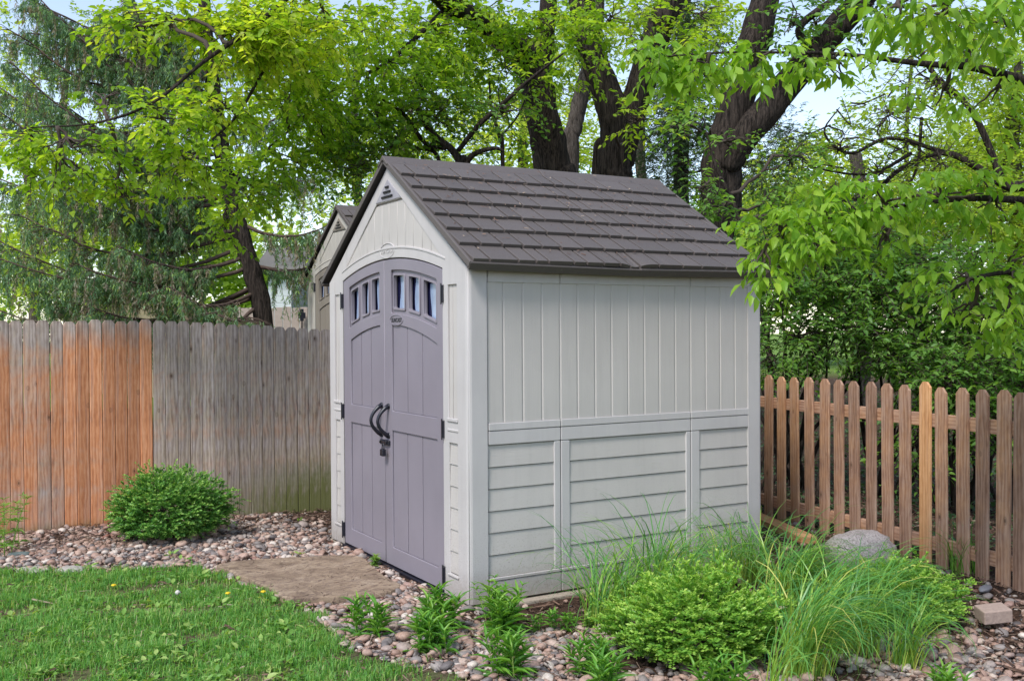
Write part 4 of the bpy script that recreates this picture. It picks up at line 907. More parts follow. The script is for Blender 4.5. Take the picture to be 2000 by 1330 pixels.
def barktube(mm, pts, rad, seed=0, sides=40, rough=.07):
    pts = np.asarray(pts, float); ln = np.sum(np.linalg.norm(np.diff(pts, axis=0), axis=1)); n = max(12, int(ln/.06)); c = spline(pts, n); rr = np.interp(np.linspace(0, 1, n), np.linspace(0, 1, len(rad)), rad)
    V, T, Q = tube(c, rr, sides, True); ctr = np.repeat(c, sides, axis=0); base = V[:n*sides]-ctr; d = norm(base)
    a = np.tile(np.arange(sides)/sides*2*math.pi, n); h = np.repeat(np.linspace(0, ln, n), sides); rg = np.random.default_rng(seed); f = np.zeros(len(a))
    for k in range(9):
        m_ = rg.integers(5, 17); f += np.sin(m_*a+rg.uniform(1.0, 6)*h*rg.choice([-1, 1])+rg.uniform(0, 6.28)+1.2*np.sin(h*rg.uniform(3, 9)+rg.uniform(0, 6)))
    f = np.abs(f/3); lump = .10*sn(V[:n*sides]*1.0, 2.4, seed)
    R_ = np.repeat(rr, sides); V[:n*sides] = ctr+d*(R_*(1-rough*1.2+rough*np.minimum(f, 1.4)*1.2+lump*.6))[:, None]; mm.add(V, T, Q)
def near_pt(limbs, c):
    best = None
    for l in limbs:
        k = np.argmin(np.linalg.norm(l-c, axis=1)); dd = np.linalg.norm(l[k]-c)
        if best is None or dd < best[0]: best = (dd, l[k])
    return best[1]
def crooked(rg, a, b, n=8, amt=.10):
    a = np.asarray(a); b = np.asarray(b); L_ = np.linalg.norm(b-a); t = np.linspace(0, 1, n)[:, None]; p = a+(b-a)*t; w_ = rg.normal(0, 1, (n, 3)); w_ = np.cumsum(w_, 0); w_ -= w_[:1]; w_ -= t*w_[-1:]; return p+w_*amt*L_/math.sqrt(n)+np.array([0, 0, 1])*(t*(1-t))*L_*.15
def tree(name, label, limbs, blobs, leaf_mat, leaf, per, twl, seed, cat='tree', barkm='bark', big=False, trunkname='trunk', tint=.5, tvar=.4, gap=0., gs=1.2, wd=.55, hang=.25, droop=.25, sub=10, group=None, twigr=.0035, fine=True):
    """limbs: list of (points, radii); blobs: (px,py,d,rx,ry,rd,count)"""
    rg = np.random.default_rng(seed); base = limbs[0][0][0]; root = empty(name, (float(base[0]), float(base[1]), float(base[2])), label, cat, group); off = np.array(base, dtype=float)
    mm = Mesh(); pls = []
    for i, (pts, rad) in enumerate(limbs):
        pts = [np.asarray(q, float)-off for q in pts]
        if max(rad) > .09: barktube(mm, pts, rad, seed+i)
        else:
            c = spline(pts, max(8, len(pts)*4)); mm.tube(c, np.interp(np.linspace(0, 1, len(c)), np.linspace(0, 1, len(rad)), rad), 8)
        pls.append(spline(pts, 24))
    L_ = Leaves(); bl_ = []; mb = Mesh()
    for j, b in enumerate(blobs):
        c, r = pxblob(*b[:6]); c = c-off; n = b[6]; tn = b[7] if len(b) > 7 else tint
        s = near_pt(pls, c); main = crooked(rg, s, c, 9, .10); Lm = np.linalg.norm(c-s)
        mb.tube(main, np.linspace(min(.05, .012+.008*Lm), .008, 9), 6); ends = blob(rg, c, tuple(.85*q for q in r), sub, -9)
        for e in ends:
            st = main[rg.integers(4, 9)]; cr = crooked(rg, st, e, 7, .14); mb.tube(cr, np.linspace(.008, .003, 7), 5)
        B = blob(rg, c, r, n, gap, seed+j, gs); out = norm(B-c+rg.normal(0, .5, B.shape)*min(r)); D = norm(out+rg.normal(0, .45, B.shape)*np.array([1, 1, .5])+np.array([0, 0, -.05]))
        L_.sprays(rg, B, D, twl*rg.uniform(.5, 1.3, n), per, leaf, tn, tvar, droop, .9, hang, twigr)
    mm.build(trunkname, M[barkm], root)
    if blobs: n = L_.build_all('crown', leaf_mat, root, big, wd, mb); print(name, n)
    return root

def Pb(px, d, z=-.1):        # point on the ground below pixel column px at depth d
    v = P(px, 665, d); return np.array([v[0], v[1], z])
# big trunk A (leaning) with the bright crown that reaches far left
A = [([Pb(1100, 12.5), P(1093, 420, 12.5), P(1078, 320, 12.5), P(1058, 220, 12.3), P(1040, 130, 12.2), P(1000, 70, 12)], [.30, .27, .235, .215, .20, .15]),
     ([P(1050, 190, 12.3), P(1063, 100, 12.2), P(1072, 0, 12), P(1078, -120, 12)], [.14, .12, .10, .08]),
     ([P(1030, 110, 12.1), P(960, 60, 11.5), P(880, 10, 10.8), P(780, -60, 9.8), P(640, -60, 8.6), P(500, 50, 7.8), P(400, 120, 7.5), P(300, 200, 7.3), P(190, 240, 7.2), P(60, 250, 7.2)], [.16, .14, .12, .06, .03, .020, .015, .011, .008, .004]),
     ([P(640, -60, 8.6), P(520, 130, 8.2), P(460, 230, 8.0), P(380, 300, 7.8)], [.02, .014, .010, .005]),
     ([P(880, 10, 10.8), P(760, 120, 10), P(660, 170, 9.6), P(560, 260, 9.3), P(470, 330, 9)], [.035, .02, .014, .010, .005])]
bA = [(140, 290, 7.2, 125, 38, .4, 95, .55), (120, 345, 7.2, 100, 38, .4, 65, .5), (60, 270, 7.3, 55, 25, .3, 22, .5), (330, 250, 7.5, 85, 55, .5, 95, .6), (350, 320, 7.6, 110, 55, .5, 120, .5), (430, 200, 8.0, 80, 60, .6, 90, .6),
      (250, 60, 8, 70, 35, .4, 50, .5), (320, 40, 8, 120, 50, .6, 95, .7), (430, 60, 7.8, 120, 75, .7, 210, .85), (540, 80, 8.2, 130, 90, .8, 260, .8), (640, 60, 9, 140, 100, .9, 330, .6), (560, 200, 9, 110, 80, .8, 210, .55),
      (650, 220, 9.6, 120, 90, .9, 300, .4), (760, 120, 10, 150, 100, 1., 420, .42), (740, 250, 10, 120, 80, .9, 300, .35), (850, 60, 10.5, 120, 90, 1, 330, .45), (830, 190, 10.5, 110, 70, .9, 240, .4), (920, 120, 11, 110, 70, 1, 240, .4), (940, 30, 11, 120, 60, 1, 260, .45),
      (480, 380, 9, 70, 50, .6, 75, .5), (550, 320, 9.3, 80, 50, .7, 110, .4), (650, 310, 9.8, 80, 45, .7, 110, .35), (1080, 60, 11, 110, 60, .8, 170, .45), (1010, 160, 11, 90, 50, .7, 120, .4), (440, 440, 9, 35, 40, .3, 22, .5), (240, 385, 7.4, 60, 30, .3, 26, .5), (210, 190, 7.6, 60, 30, .4, 18, .4)]
TV_ = .6
tree('shade_tree', 'tall dark-barked tree leaning left behind the shed roof, its bright leafy crown reaching far left', A, [(a[0], a[1], a[2], a[3]*.92, a[4]*.85, a[5]*.6, int(a[6]*((.8 if a[0] < 600 else .5) if a[0] > 420 else .55)), a[7] if len(a) > 7 else .5) for a in bA], M['leaf_bright'], .080, 8, .22, 101, tint=.5, tvar=TV_, gap=.3, gs=1.1, big=True, wd=.62, hang=.4)
tree('slender_tree', 'slim pale trunk between the two thick trunks behind the shed ridge', [([Pb(1105, 14), P(1112, 330, 14), P(1122, 250, 14), P(1140, 170, 14), P(1165, 60, 14), P(1170, -60, 14)], [.14, .125, .115, .11, .09, .07])],
     [(1130, 60, 14, 70, 90, .8, 110)], M['leaf_mid'], .085, 9, .3, 102, barkm='bark_light', gap=.2)
C = [([Pb(1205, 12), P(1203, 420, 12), P(1200, 330, 12), P(1205, 250, 12), P(1180, 170, 12), P(1150, 90, 12), P(1135, 0, 12), P(1125, -120, 12)], [.34, .29, .25, .235, .20, .18, .17, .15]),
     ([P(1212, 320, 12), P(1232, 230, 12), P(1262, 130, 12), P(1290, 50, 12), P(1322, -30, 12), P(1350, -120, 12)], [.17, .19, .19, .185, .18, .16]),
     ([Pb(1175, 12.2), P(1172, 340, 12.2), P(1185, 290, 12.1)], [.15, .12, .08])]
C = [(a, [q*.88 for q in b]) for a, b in C]
tree('shade_tree', 'thick furrowed trunk forking into two stems right above the middle of the shed ridge', C,
     [(1130, 100, 11, 50, 60, .8, 50, .4), (1250, 230, 10.5, 60, 35, .5, 22, .6), (1200, 30, 11.5, 110, 40, .8, 90, .5), (1340, 130, 11, 50, 60, .7, 45, .5), (1380, 40, 12, 60, 50, .7, 60, .5)], M['leaf_bright'], .085, 9, .32, 103, gap=.2, big=True, wd=.55)
D_ = [([Pb(1385, 10.5), P(1395, 480, 10.5), P(1408, 400, 10.5), P(1412, 320, 10.5), P(1432, 230, 10.5), P(1460, 130, 10.5), P(1490, 20, 10.5), P(1515, -100, 10.5)], [.27, .22, .235, .24, .20, .19, .175, .16]),
      ([P(1418, 330, 10.4), P(1465, 255, 10.3), P(1520, 190, 10.3), P(1560, 140, 10.2), P(1630, 62, 10.2), P(1710, -30, 10.2), P(1760, -90, 10.2)], [.15, .17, .165, .16, .15, .13, .12]),
      ([P(1590, 105, 10.2), P(1560, 60, 10.0), P(1600, 20, 10.), P(1660, -20, 10)], [.05, .045, .04, .03])]
D_ = [(a, [q*.88 for q in b]) for a, b in D_]
tree('shade_tree', 'thick dark trunk right of the roof, its main limb leaning far right into the sky', D_,
     [(1600, 60, 10, 60, 30, .6, 24, .3), (1680, 10, 10, 70, 30, .6, 34, .35), (1545, 40, 9.8, 50, 35, .6, 26, .4), (1340, 240, 9.8, 50, 50, .6, 26, .6)], M['leaf_mid'], .085, 9, .32, 104, gap=.2, big=True)
# crooked small tree behind the left half of the roof
E_ = [([Pb(900, 10.2), P(903, 360, 10.2), P(898, 318, 10.2), P(880, 290, 10.2), P(845, 262, 10.2), P(815, 205, 10.2), P(832, 182, 10.2)], [.085, .07, .06, .052, .05, .045, .04]),
      ([P(903, 330, 10.2), P(925, 302, 10.1), P(965, 290, 10.), P(985, 296, 10)], [.05, .04, .03, .015]), ([P(895, 295, 10.1), P(935, 245, 10), P(980, 205, 9.9), P(1030, 160, 9.8), P(1100, 105, 9.6)], [.035, .038, .032, .025, .012]),
      ([P(870, 290, 10.2), P(830, 280, 10.3), P(790, 225, 10.2), P(740, 190, 10)], [.035, .032, .03, .015]), ([P(860, 320, 10.3), P(845, 295, 10.3), P(800, 285, 10.3), P(745, 235, 10.3), P(690, 250, 10.2)], [.03, .028, .024, .018, .01]),
      ([Pb(985, 10.8), P(982, 330, 10.8), P(976, 270, 10.8), P(960, 210, 10.8), P(955, 150, 10.8)], [.04, .032, .028, .022, .01]), ([P(976, 270, 10.8), P(1015, 220, 10.7), P(1040, 150, 10.6)], [.02, .015, .008])]
E_ = [(a, [q*.72 for q in b]) for a, b in E_]
tree('crooked_tree', 'small crooked many-branched tree just behind the left end of the shed ridge', E_,
     [(700, 330, 9.8, 80, 60, .6, 60, .3), (850, 230, 10.2, 110, 60, .7, 90, .4), (980, 220, 10.2, 90, 50, .7, 60, .45), (760, 290, 10, 80, 50, .6, 50, .3)], M['leaf_mid'], .07, 7, .3, 105, sub=18, gap=.1, cat='tree')
# cedar, dark
tree('dark_cedar', 'dark dense evergreen seen between the two thick trunks right of the roof ridge', [([Pb(1330, 15.5), P(1330, 350, 15.5), P(1335, 150, 15.5), P(1340, -60, 15.5)], [.14, .12, .10, .07])],
     [(1330, 330, 15, 85, 60, .8, 420), (1290, 250, 15, 60, 60, .8, 260), (1350, 200, 15, 70, 90, .9, 420), (1345, 90, 15, 70, 80, .9, 330), (1300, 40, 15.5, 60, 60, .8, 170), (1500, 320, 15, 70, 60, .8, 260), (1540, 260, 15, 50, 50, .6, 90)], M['leaf_dark'], .06, 14, .30, 106, gap=.05, wd=.35, tint=.45)
# shrub leaves just behind the right end of the roof
tree('climbing_shrub', 'medium green shrub foliage climbing around the trunk at the right end of the roof', [([Pb(1430, 9.2), P(1425, 520, 9.2), P(1440, 420, 9.2), P(1400, 330, 9.2), P(1380, 260, 9.2)], [.035, .03, .022, .014, .006])],
     [(1365, 370, 9.1, 35, 30, .3, 26), (1400, 405, 9.1, 40, 25, .3, 30), (1430, 275, 9.2, 50, 14, .2, 14), (1530, 380, 9.6, 50, 50, .5, 60), (1510, 440, 9.3, 70, 40, .5, 90), (1570, 310, 9.8, 40, 40, .5, 30), (1600, 420, 9.6, 60, 40, .5, 50)], M['leaf_mid'], .065, 7, .2, 107, cat='shrub', big=True, gap=.1)
# overhanging branches from a tree off the right edge
F_ = [([Pb(2330, 5.5), P(2300, 500, 5.5), P(2270, 200, 5.4), P(2250, -100, 5.3)], [.22, .19, .17, .15]),
      ([P(2270, 200, 5.4), P(2140, 200, 5.2), P(2005, 160, 5.0), P(1900, 132, 4.9), P(1800, 125, 4.9), P(1650, 107, 4.9), P(1500, 103, 4.8), P(1380, 105, 4.8), P(1260, 115, 4.8)], [.05, .04, .027, .02, .015, .010, .006, .005, .003]),
      ([P(2280, 420, 5.5), P(2140, 400, 5.2), P(2005, 392, 5.1), P(1900, 388, 5.), P(1760, 402, 5.), P(1620, 425, 4.9), P(1500, 470, 4.9)], [.045, .03, .02, .014, .009, .006, .003]),
      ([P(2290, 600, 5.5), P(2140, 540, 5.2), P(2005, 530, 5), P(1900, 545, 4.9), P(1830, 590, 4.9)], [.04, .025, .014, .008, .003]),
      ([P(2255, -60, 5.3), P(2050, -60, 4.6), P(1900, -20, 4.3), P(1760, 0, 4.2)], [.04, .02, .012, .005])]
bF = [(1290, 118, 4.8, 55, 28, .15, 26), (1380, 125, 4.8, 70, 34, .15, 34), (1480, 118, 4.8, 60, 26, .15, 24), (1560, 120, 4.9, 50, 22, .15, 14), (1640, 125, 4.9, 50, 25, .15, 10), (1250, 100, 4.8, 25, 15, .1, 6),
      (1530, 455, 4.9, 75, 42, .2, 46), (1620, 422, 4.9, 90, 40, .2, 54), (1492, 520, 4.85, 26, 26, .1, 12), (1650, 382, 5, 80, 35, .2, 36), (1720, 392, 5, 80, 45, .2, 40), (1730, 472, 5, 50, 30, .15, 10), (1600, 492, 4.9, 60, 20, .15, 12), (1830, 382, 5, 90, 45, .2, 44), (1940, 392, 5.1, 80, 45, .2, 36),
      (1890, 542, 4.9, 80, 30, .2, 24), (1970, 522, 5, 50, 50, .2, 26), (1880, 622, 5.1, 70, 25, .25, 16), (1970, 622, 5, 50, 40, .25, 22), (1960, 40, 4.3, 60, 40, .2, 34), (1850, 25, 4.2, 80, 30, .2, 36), (1760, 15, 4.1, 60, 22, .15, 18), (1950, 170, 5, 60, 60, .3, 24), (1840, 180, 5, 50, 40, .2, 10), (1900, 95, 4.9, 60, 30, .2, 16)]
tree('overhanging_tree', 'nearest tree off the right edge, big bright leaves hanging before the roof corner', F_, [(a[0], a[1], a[2], a[3]*1.15, a[4]*1.15, a[5]*1.4, int(a[6]*1.15)) for a in bF], M['leaf_near'], .076, 5, .13, 108, big=True, tint=.6, wd=.50, hang=.9, droop=.3, sub=5, twigr=.0016, gap=-.3)
# sparse tree with crooked twigs against the sky
H_ = [([Pb(2080, 11.5), P(2060, 420, 11.5), P(1960, 360, 11.5), P(1850, 300, 11.5), P(1760, 330, 11.4), P(1700, 380, 11.4), P(1610, 400, 11.3)], [.12, .09, .05, .035, .028, .022, .01]),
      ([P(1960, 360, 11.5), P(1900, 220, 11.5), P(1820, 140, 11.5), P(1785, 60, 11.5), P(1780, -40, 11.5)], [.045, .035, .028, .02, .012]), ([P(1800, 230, 11.5), P(1790, 330, 11.4), P(1750, 400, 11.3)], [.02, .016, .008]),
      ([P(1850, 300, 11.5), P(1740, 270, 11.4), P(1660, 300, 11.3), P(1610, 260, 11.3), P(1640, 210, 11.3)], [.03, .022, .018, .012, .005]), ([P(1780, 300, 11.4), P(1700, 340, 11.3), P(1600, 330, 11.3), P(1560, 310, 11.3)], [.022, .016, .01, .005])]
rg0 = np.random.default_rng(77)
for k in range(26):
    px, py = rg0.uniform(1600, 1860), rg0.uniform(110, 400); H_.append(([P(px, py, 11.4), P(px+rg0.uniform(-60, 40), py+rg0.uniform(-30, 30), 11.3), P(px+rg0.uniform(-110, 60), py+rg0.uniform(-40, 60), 11.2)], [.010, .007, .003]))
tree('sparse_tree', 'thin-leaved tree with crooked bare twigs against the blue sky at the right', H_, [(1640, 290, 11.3, 80, 50, .6, 50), (1740, 220, 11.4, 90, 60, .6, 45), (1720, 340, 11.3, 100, 50, .6, 75), (1830, 160, 11.4, 70, 70, .6, 40), (1840, 320, 11.4, 80, 80, .6, 90), (1650, 390, 11.3, 80, 30, .5, 50), (1890, 60, 11.4, 60, 60, .6, 45)], M['leaf_bright'], .05, 7, .28, 109, sub=20, tint=.55, gap=0)
# thicket behind the picket fence: three arching shrubs
def thicket(pxc, d, label, seed, blobs, nst=16, tint=.4):
    rg = np.random.default_rng(seed); base = Pb(pxc, d, -.03); L0 = []
    for k in range(nst):
        e = P(pxc+rg.uniform(-190, 170), rg.uniform(430, 700), d+rg.uniform(-.6, .6)); m_ = (base+e)/2+np.array([0, 0, rg.uniform(.05, .5)])+rg.normal(0, .12, 3); b = base+np.array([rg.normal(0, .25), rg.normal(0, .25), 0])
        c = spline([b, m_, e], 6); c = c+rg.normal(0, .02, c.shape); L0.append((list(c), list(np.linspace(rg.uniform(.012, .024), .005, 6))))
    tree('arching_shrub', label, L0, blobs, M['leaf_mid'], .062, 9, .28, seed, cat='shrub', tint=tint, trunkname='stems', sub=16, gap=.2, gs=1.5, big=True, wd=.55, group='arching shrubs behind the picket fence')
thicket(1560, 9.3, 'arching shrub right behind the first pickets beside the shed wall', 201, [(1540, 570, 9.0, 60, 60, .5, 110), (1570, 660, 8.9, 90, 50, .5, 110), (1510, 700, 8.8, 40, 50, .4, 60), (1620, 590, 9, 80, 60, .5, 120), (1560, 500, 9.2, 90, 50, .6, 120)])
thicket(1740, 9.0, 'arching shrub behind the middle of the picket fence', 202, [(1700, 560, 8.8, 90, 60, .6, 210), (1690, 650, 8.6, 90, 45, .5, 130), (1780, 600, 8.7, 90, 70, .6, 210), (1760, 700, 8.5, 80, 40, .5, 110), (1680, 480, 9, 100, 50, .6, 190), (1800, 500, 9, 80, 50, .6, 150)])
thicket(1920, 8.4, 'dense arching shrub behind the right end of the picket fence', 203, [(1880, 560, 8.2, 80, 80, .6, 190), (1960, 620, 8, 70, 80, .6, 190), (1900, 700, 7.9, 90, 60, .5, 190), (1990, 740, 7.8, 70, 70, .5, 150), (1850, 760, 7.9, 70, 60, .5, 120), (1960, 820, 7.6, 80, 60, .5, 110), (1800, 850, 8.2, 70, 70, .4, 60)], tint=.45)
# bright background trees
def bgtree(px, d, label, seed, blobs, mat_='leaf_far', leaf=.11, tint=.5, group='background trees', r=.13, trunkpx=None):
    top = min(b[1] for b in blobs); tree('background_tree', label, [([Pb(px, d), P(px+10, 480, d), P(px-10, 300, d), P(px+5, max(-100, top), d)], [r*1.3, r, r*.8, r*.4])], blobs, M[mat_], leaf, 9, .45, seed, group=group, tint=tint, sub=8, gap=.15, gs=.6, barkm='bark_light', wd=.6)
bgtree(1985, 17, 'yellow-green tree behind the thicket at the right edge', 301, [(1950, 380, 16.5, 90, 60, 1, 260), (1880, 300, 17, 90, 70, 1, 260), (1970, 250, 17, 80, 90, 1, 240), (1900, 430, 16, 110, 50, 1, 280), (1800, 400, 16.5, 80, 50, 1, 160), (1960, 120, 17, 70, 90, 1, 160), (2060, 300, 17, 80, 120, 1, 150), (1980, 480, 16, 80, 50, 1, 200)], r=.17, tint=.45)
bgtree(1680, 19, 'yellow-green tree low behind the thicket, left of the right-edge one', 302, [(1640, 470, 18, 110, 50, 1, 200), (1760, 450, 18, 100, 50, 1, 180), (1560, 480, 18, 80, 60, 1, 120), (1700, 540, 17, 130, 60, 1, 200), (1850, 560, 17, 120, 70, 1, 180)], tint=.4)
bgtree(1030, 22, 'yellow-green tree seen behind the leaning dark trunk', 303, [(1000, 270, 21, 80, 70, 1.5, 170), (920, 290, 21, 80, 50, 1.5, 120), (1110, 290, 21, 80, 60, 1.5, 110), (960, 190, 22, 90, 60, 1.5, 120), (1120, 180, 22, 70, 80, 1.5, 110), (1050, 80, 22, 120, 60, 1.5, 130)], leaf=.13, tint=.6)
bgtree(800, 23, 'pale green tree seen behind the small crooked tree', 304, [(800, 300, 22, 110, 50, 1.5, 150), (730, 380, 22, 100, 50, 1.5, 150), (850, 200, 23, 100, 60, 1.5, 100), (690, 280, 23, 90, 60, 1.5, 90), (600, 420, 22, 60, 60, 1, 60)], leaf=.13, tint=.5)
bgtree(130, 24, 'pale green tree behind the drooping spruce at the left', 305, [(60, 560, 22, 90, 60, 1.5, 170), (150, 480, 23, 110, 60, 1.5, 140), (40, 420, 24, 90, 70, 1.5, 120), (230, 400, 24, 90, 60, 1.5, 90), (100, 250, 24, 110, 100, 1.5, 140), (250, 560, 22, 90, 50, 1.5, 130), (20, 100, 24, 60, 100, 1.5, 70), (300, 280, 24, 100, 80, 1.5, 70), (200, 120, 24, 100, 90, 1.5, 60)], leaf=.14, tint=.5)
bgtree(700, 26, 'tall pale green tree far behind the bright canopy, upper centre', 307, [(560, 80, 25, 110, 90, 1.5, 110), (700, 120, 25, 120, 90, 1.5, 130), (840, 60, 25, 110, 90, 1.5, 110), (620, 240, 25, 110, 80, 1.5, 110), (780, 230, 25, 100, 70, 1.5, 90), (930, 110, 25, 80, 90, 1.5, 90), (480, 200, 25, 80, 90, 1.5, 80), (600, 360, 25, 90, 60, 1.5, 70)], leaf=.15, tint=.35)
bgtree(1780, 24, 'pale green tree far behind the sparse crooked tree at upper right', 308, [(1830, 60, 23, 80, 60, 1.5, 110), (1760, 160, 23, 70, 60, 1.5, 60), (1700, 260, 23, 80, 60, 1.5, 90), (1560, 300, 23, 60, 50, 1.5, 50), (1900, 190, 23, 110, 90, 1.5, 150), (1780, 330, 23, 110, 60, 1.5, 140), (1680, 400, 23, 110, 50, 1.5, 130), (1560, 400, 23, 80, 60, 1.5, 90), (1990, 60, 23, 70, 70, 1.5, 80), (1480, 380, 23, 60, 60, 1, 50)], leaf=.14, tint=.4, r=.07)
bgtree(60, 27, 'pale tree farthest behind the spruce at the upper left', 309, [(40, 200, 26, 100, 110, 1.5, 120), (160, 330, 26, 110, 80, 1.5, 110), (280, 150, 26, 100, 90, 1.5, 90), (340, 380, 26, 90, 70, 1.5, 80), (60, 380, 26, 90, 80, 1.5, 90), (400, 480, 26, 80, 50, 1.5, 60)], leaf=.15, tint=.35)
bgtree(1260, 20, 'bright green tree filling the gap between the two forked trunks', 306, [(1130, 300, 19, 50, 60, 1, 60), (1080, 180, 19, 60, 60, 1, 60), (1290, 140, 19, 60, 90, 1.2, 130), (1230, 60, 19, 60, 70, 1.2, 90), (1390, 90, 18, 60, 90, 1.2, 100), (1330, 20, 19, 90, 50, 1.2, 110), (1390, 250, 19, 60, 60, 1, 70)], leaf=.12, tint=.45)

# ------------------------------------------------------------------ the spruce
def spruce():
    rg = np.random.default_rng(400); d0 = 13.
    tr = [Pb(528, d0), P(515, 632, d0), P(495, 540, d0), P(462, 430, d0), P(438, 320, d0), P(420, 200, d0), P(402, 60, d0), P(396, -120, d0)]; off = tr[0].copy()
    root = empty('spruce', tuple(map(float, off)), 'drooping spruce with hanging branchlets behind the tall board fence', 'tree')
    mm = Mesh(); barktube(mm, [q-off for q in tr], [.15, .13, .12, .115, .11, .10, .085, .06], 3); mm.build('trunk', M['bark'], root)
    br = Mesh(); Bp, Dp, Lp, Tn = [], [], [], []
    main = [(455, 400, -30, 200, 12.3), (440, 330, 20, 120, 12.2), (480, 480, 0, 505, 12.2), (490, 520, 150, 515, 12.), (470, 450, 90, 330, 12.), (430, 230, 70, -10, 12.5), (420, 180, 250, -20, 12.6), (470, 440, 640, 440, 12.9), 
            (440, 330, 620, 330, 13.8), (430, 200, 300, 60, 12.8), (420, 140, 150, 60, 12.9), (440, 300, 220, 250, 12.2), (420, 200, 20, 60, 12.8), (450, 370, 180, 330, 12.1), (480, 500, 230, 480, 12.1), (470, 460, 40, 420, 12.6), (500, 580, 180, 600, 12), (500, 570, 330, 560, 11.9), (460, 420, 260, 400, 13.2), (495, 560, 80, 570, 12.6), (430, 250, 600, 190, 13.5), (410, 120, 560, 60, 13.8), (405, 60, 200, 20, 13), (450, 380, -40, 330, 13), (480, 500, -60, 440, 13.1), (500, 600, 420, 610, 11.9), (500, 520, 640, 505, 13.2), (500, 560, -60, 590, 13.3), (420, 160, 330, 40, 12.7), (440, 260, 330, 130, 12.5), (400, 40, 60, 0, 13), (430, 220, -40, 150, 13.4), (430, 280, 120, 200, 13.4), (410, 100, 60, 60, 13.3)]
    for (x0, y0, x1, y1, d1) in main:
        a = P(x0, y0, d0)-off; b = P(x1, y1, d1)-off; L_ = np.linalg.norm(b-a); c = crooked(rg, a, b, 12, .025); c[:, 2] -= np.sin(np.linspace(0, 3.14, 12))*.17*L_
        br.tube(c, np.linspace(.028, .007, 12), 7)
        dense = spline(list(c), 70); dr = norm(b-a); sd_ = norm(np.cross(dr, [0, 0, 1.]))
        for j in range(17 if d1 < 13 else 6, 70):
            for rep in range(2 if x1 < 450 else 1):
                # side branchlet, ending in hanging strings
                s = rg.choice([-1, 1]); l1 = rg.uniform(.08, .5)*(1-.3*j/70); e = dense[j]+(dr*.5+sd_*s)*l1+np.array([0, 0, -rg.uniform(.0, .12)])
                if rg.random() < .5: br.tube([dense[j], (dense[j]+e)/2+[0, 0, .02], e], [.005, .004, .003], 4)
                if rg.random() < .75:
                    Bp.append(dense[j]); Dp.append(norm(sd_*s*rg.uniform(.5, 1)+dr*rg.uniform(.2, .9)+np.array([0, 0, -rg.uniform(.1, .9)]))); Lp.append(rg.uniform(.15, .45)); Tn.append(rg.uniform(.35, 1))
                hl = rg.uniform(.10, .60)*(.4+.75*math.sin(j*.23+x0)**2); Bp.append(e); Dp.append(norm(np.array([rg.normal(0, .14), rg.normal(0, .14), -1]))); Lp.append(hl); Tn.append(rg.random())
    Bp, Dp, Lp, Tn = map(np.array, (Bp, Dp, Lp, Tn)); n = len(Bp)
    for i in range(0, n, 2): br.tube([Bp[i], Bp[i]+Dp[i]*Lp[i]*.5, Bp[i]+Dp[i]*Lp[i]], [.003, .0025, .0015], 3, caps=False)
    br.build('branches', M['twig_red'], root)
    # strings: side shoots with needles
    per = 44; k = (np.arange(per)+.5)/per; pos = Bp[:, None]+Dp[:, None]*(k[None, :, None]*Lp[:, None, None]); a = rg.uniform(0, 6.28, (n, per))
    outw = np.stack([np.cos(a), np.sin(a), rg.uniform(-2.6, -.5, (n, per))], -1); pos = pos+outw*rg.uniform(0, .014, (n, per, 1)); nd_ = norm(outw)
    Mx = frames(nd_.reshape(-1, 3), norm(rg.normal(size=(n*per, 3)))); s = rg.uniform(.028, .055, n*per); Mx = Mx*np.stack([s*.26, s, s*.2], -1)[:, None, :]
    t = np.clip(np.repeat(np.where(Tn < .38, Tn*.6, .35+Tn*.45), per)+rg.normal(0, .12, n*per)+np.where(rg.random(n*per) < .05, .4, 0), 0, 1)
    T4 = np.array([(-.5, 0, 0), (.5, 0, 0), (.2, 1, 0), (-.2, .9, .1)])
    npmesh('needles', inst(T4, Mx, pos.reshape(-1, 3)), None, reidx([(0, 1, 2, 3)], n*per, 4), M['needle'], root, np.repeat(t, 4)); print('spruce', n*per)
spruce()

# ------------------------------------------------------------------ far buildings, far fence, far wood
def aimed(px, d): v = P(px, 665, d); return (float(v[0]), float(v[1]), 0.)
cy = YAW-math.pi/2
hs = empty('white_house', aimed(560, 26), 'white-sided house far behind the spruce and the fences', 'house', rz=cy+.1)
lb = []
for i in range(18): lb.append((-.45, 6.5, -.02+.012, .10, i*.17, i*.17+.165))
boxes('wall', [(-.45, 6.5, .10, 6, 0, 3.1)], M['siding'], hs, 0); boxes('siding_boards', lb, M['siding'], hs, .006)
wn = boxes('window', [(.05, .95, -.05, .02, 1.75, 2.7)], M['siding'], hs, .01); boxes('pane', [(.13, .87, -.056, -.052, 1.83, 2.62)], M['winglass'], wn, 0)
me = bpy.data.meshes.new('roof'); me.from_pydata([(-.8, -.3, 3.05), (7, -.3, 3.05), (7, 6.5, 3.05), (-.8, 6.5, 3.05), (-.8, 3, 3.9), (7, 3, 3.9)], [], [(0, 1, 5, 4), (2, 3, 4, 5), (0, 4, 3), (1, 2, 5), (3, 2, 1, 0)]); link('roof', me, M['greyroof'], hs)
ts = empty('tan_house', aimed(318, 22), 'tan gabled building glimpsed through the spruce at the left', 'house', rz=cy+.25)
me = bpy.data.meshes.new('wall'); me.from_pydata([(x, y, z) for y in (0, 5) for x, z in ((-1.9, 0), (.5, 0), (.5, 1.9), (-.7, 2.75), (-1.9, 1.9))], [], [(0, 1, 2, 3, 4), (9, 8, 7, 6, 5)]+[(i, 5+i, 5+(i+1) % 5, (i+1) % 5) for i in range(5)]); link('wall', me, M['tan'], ts)
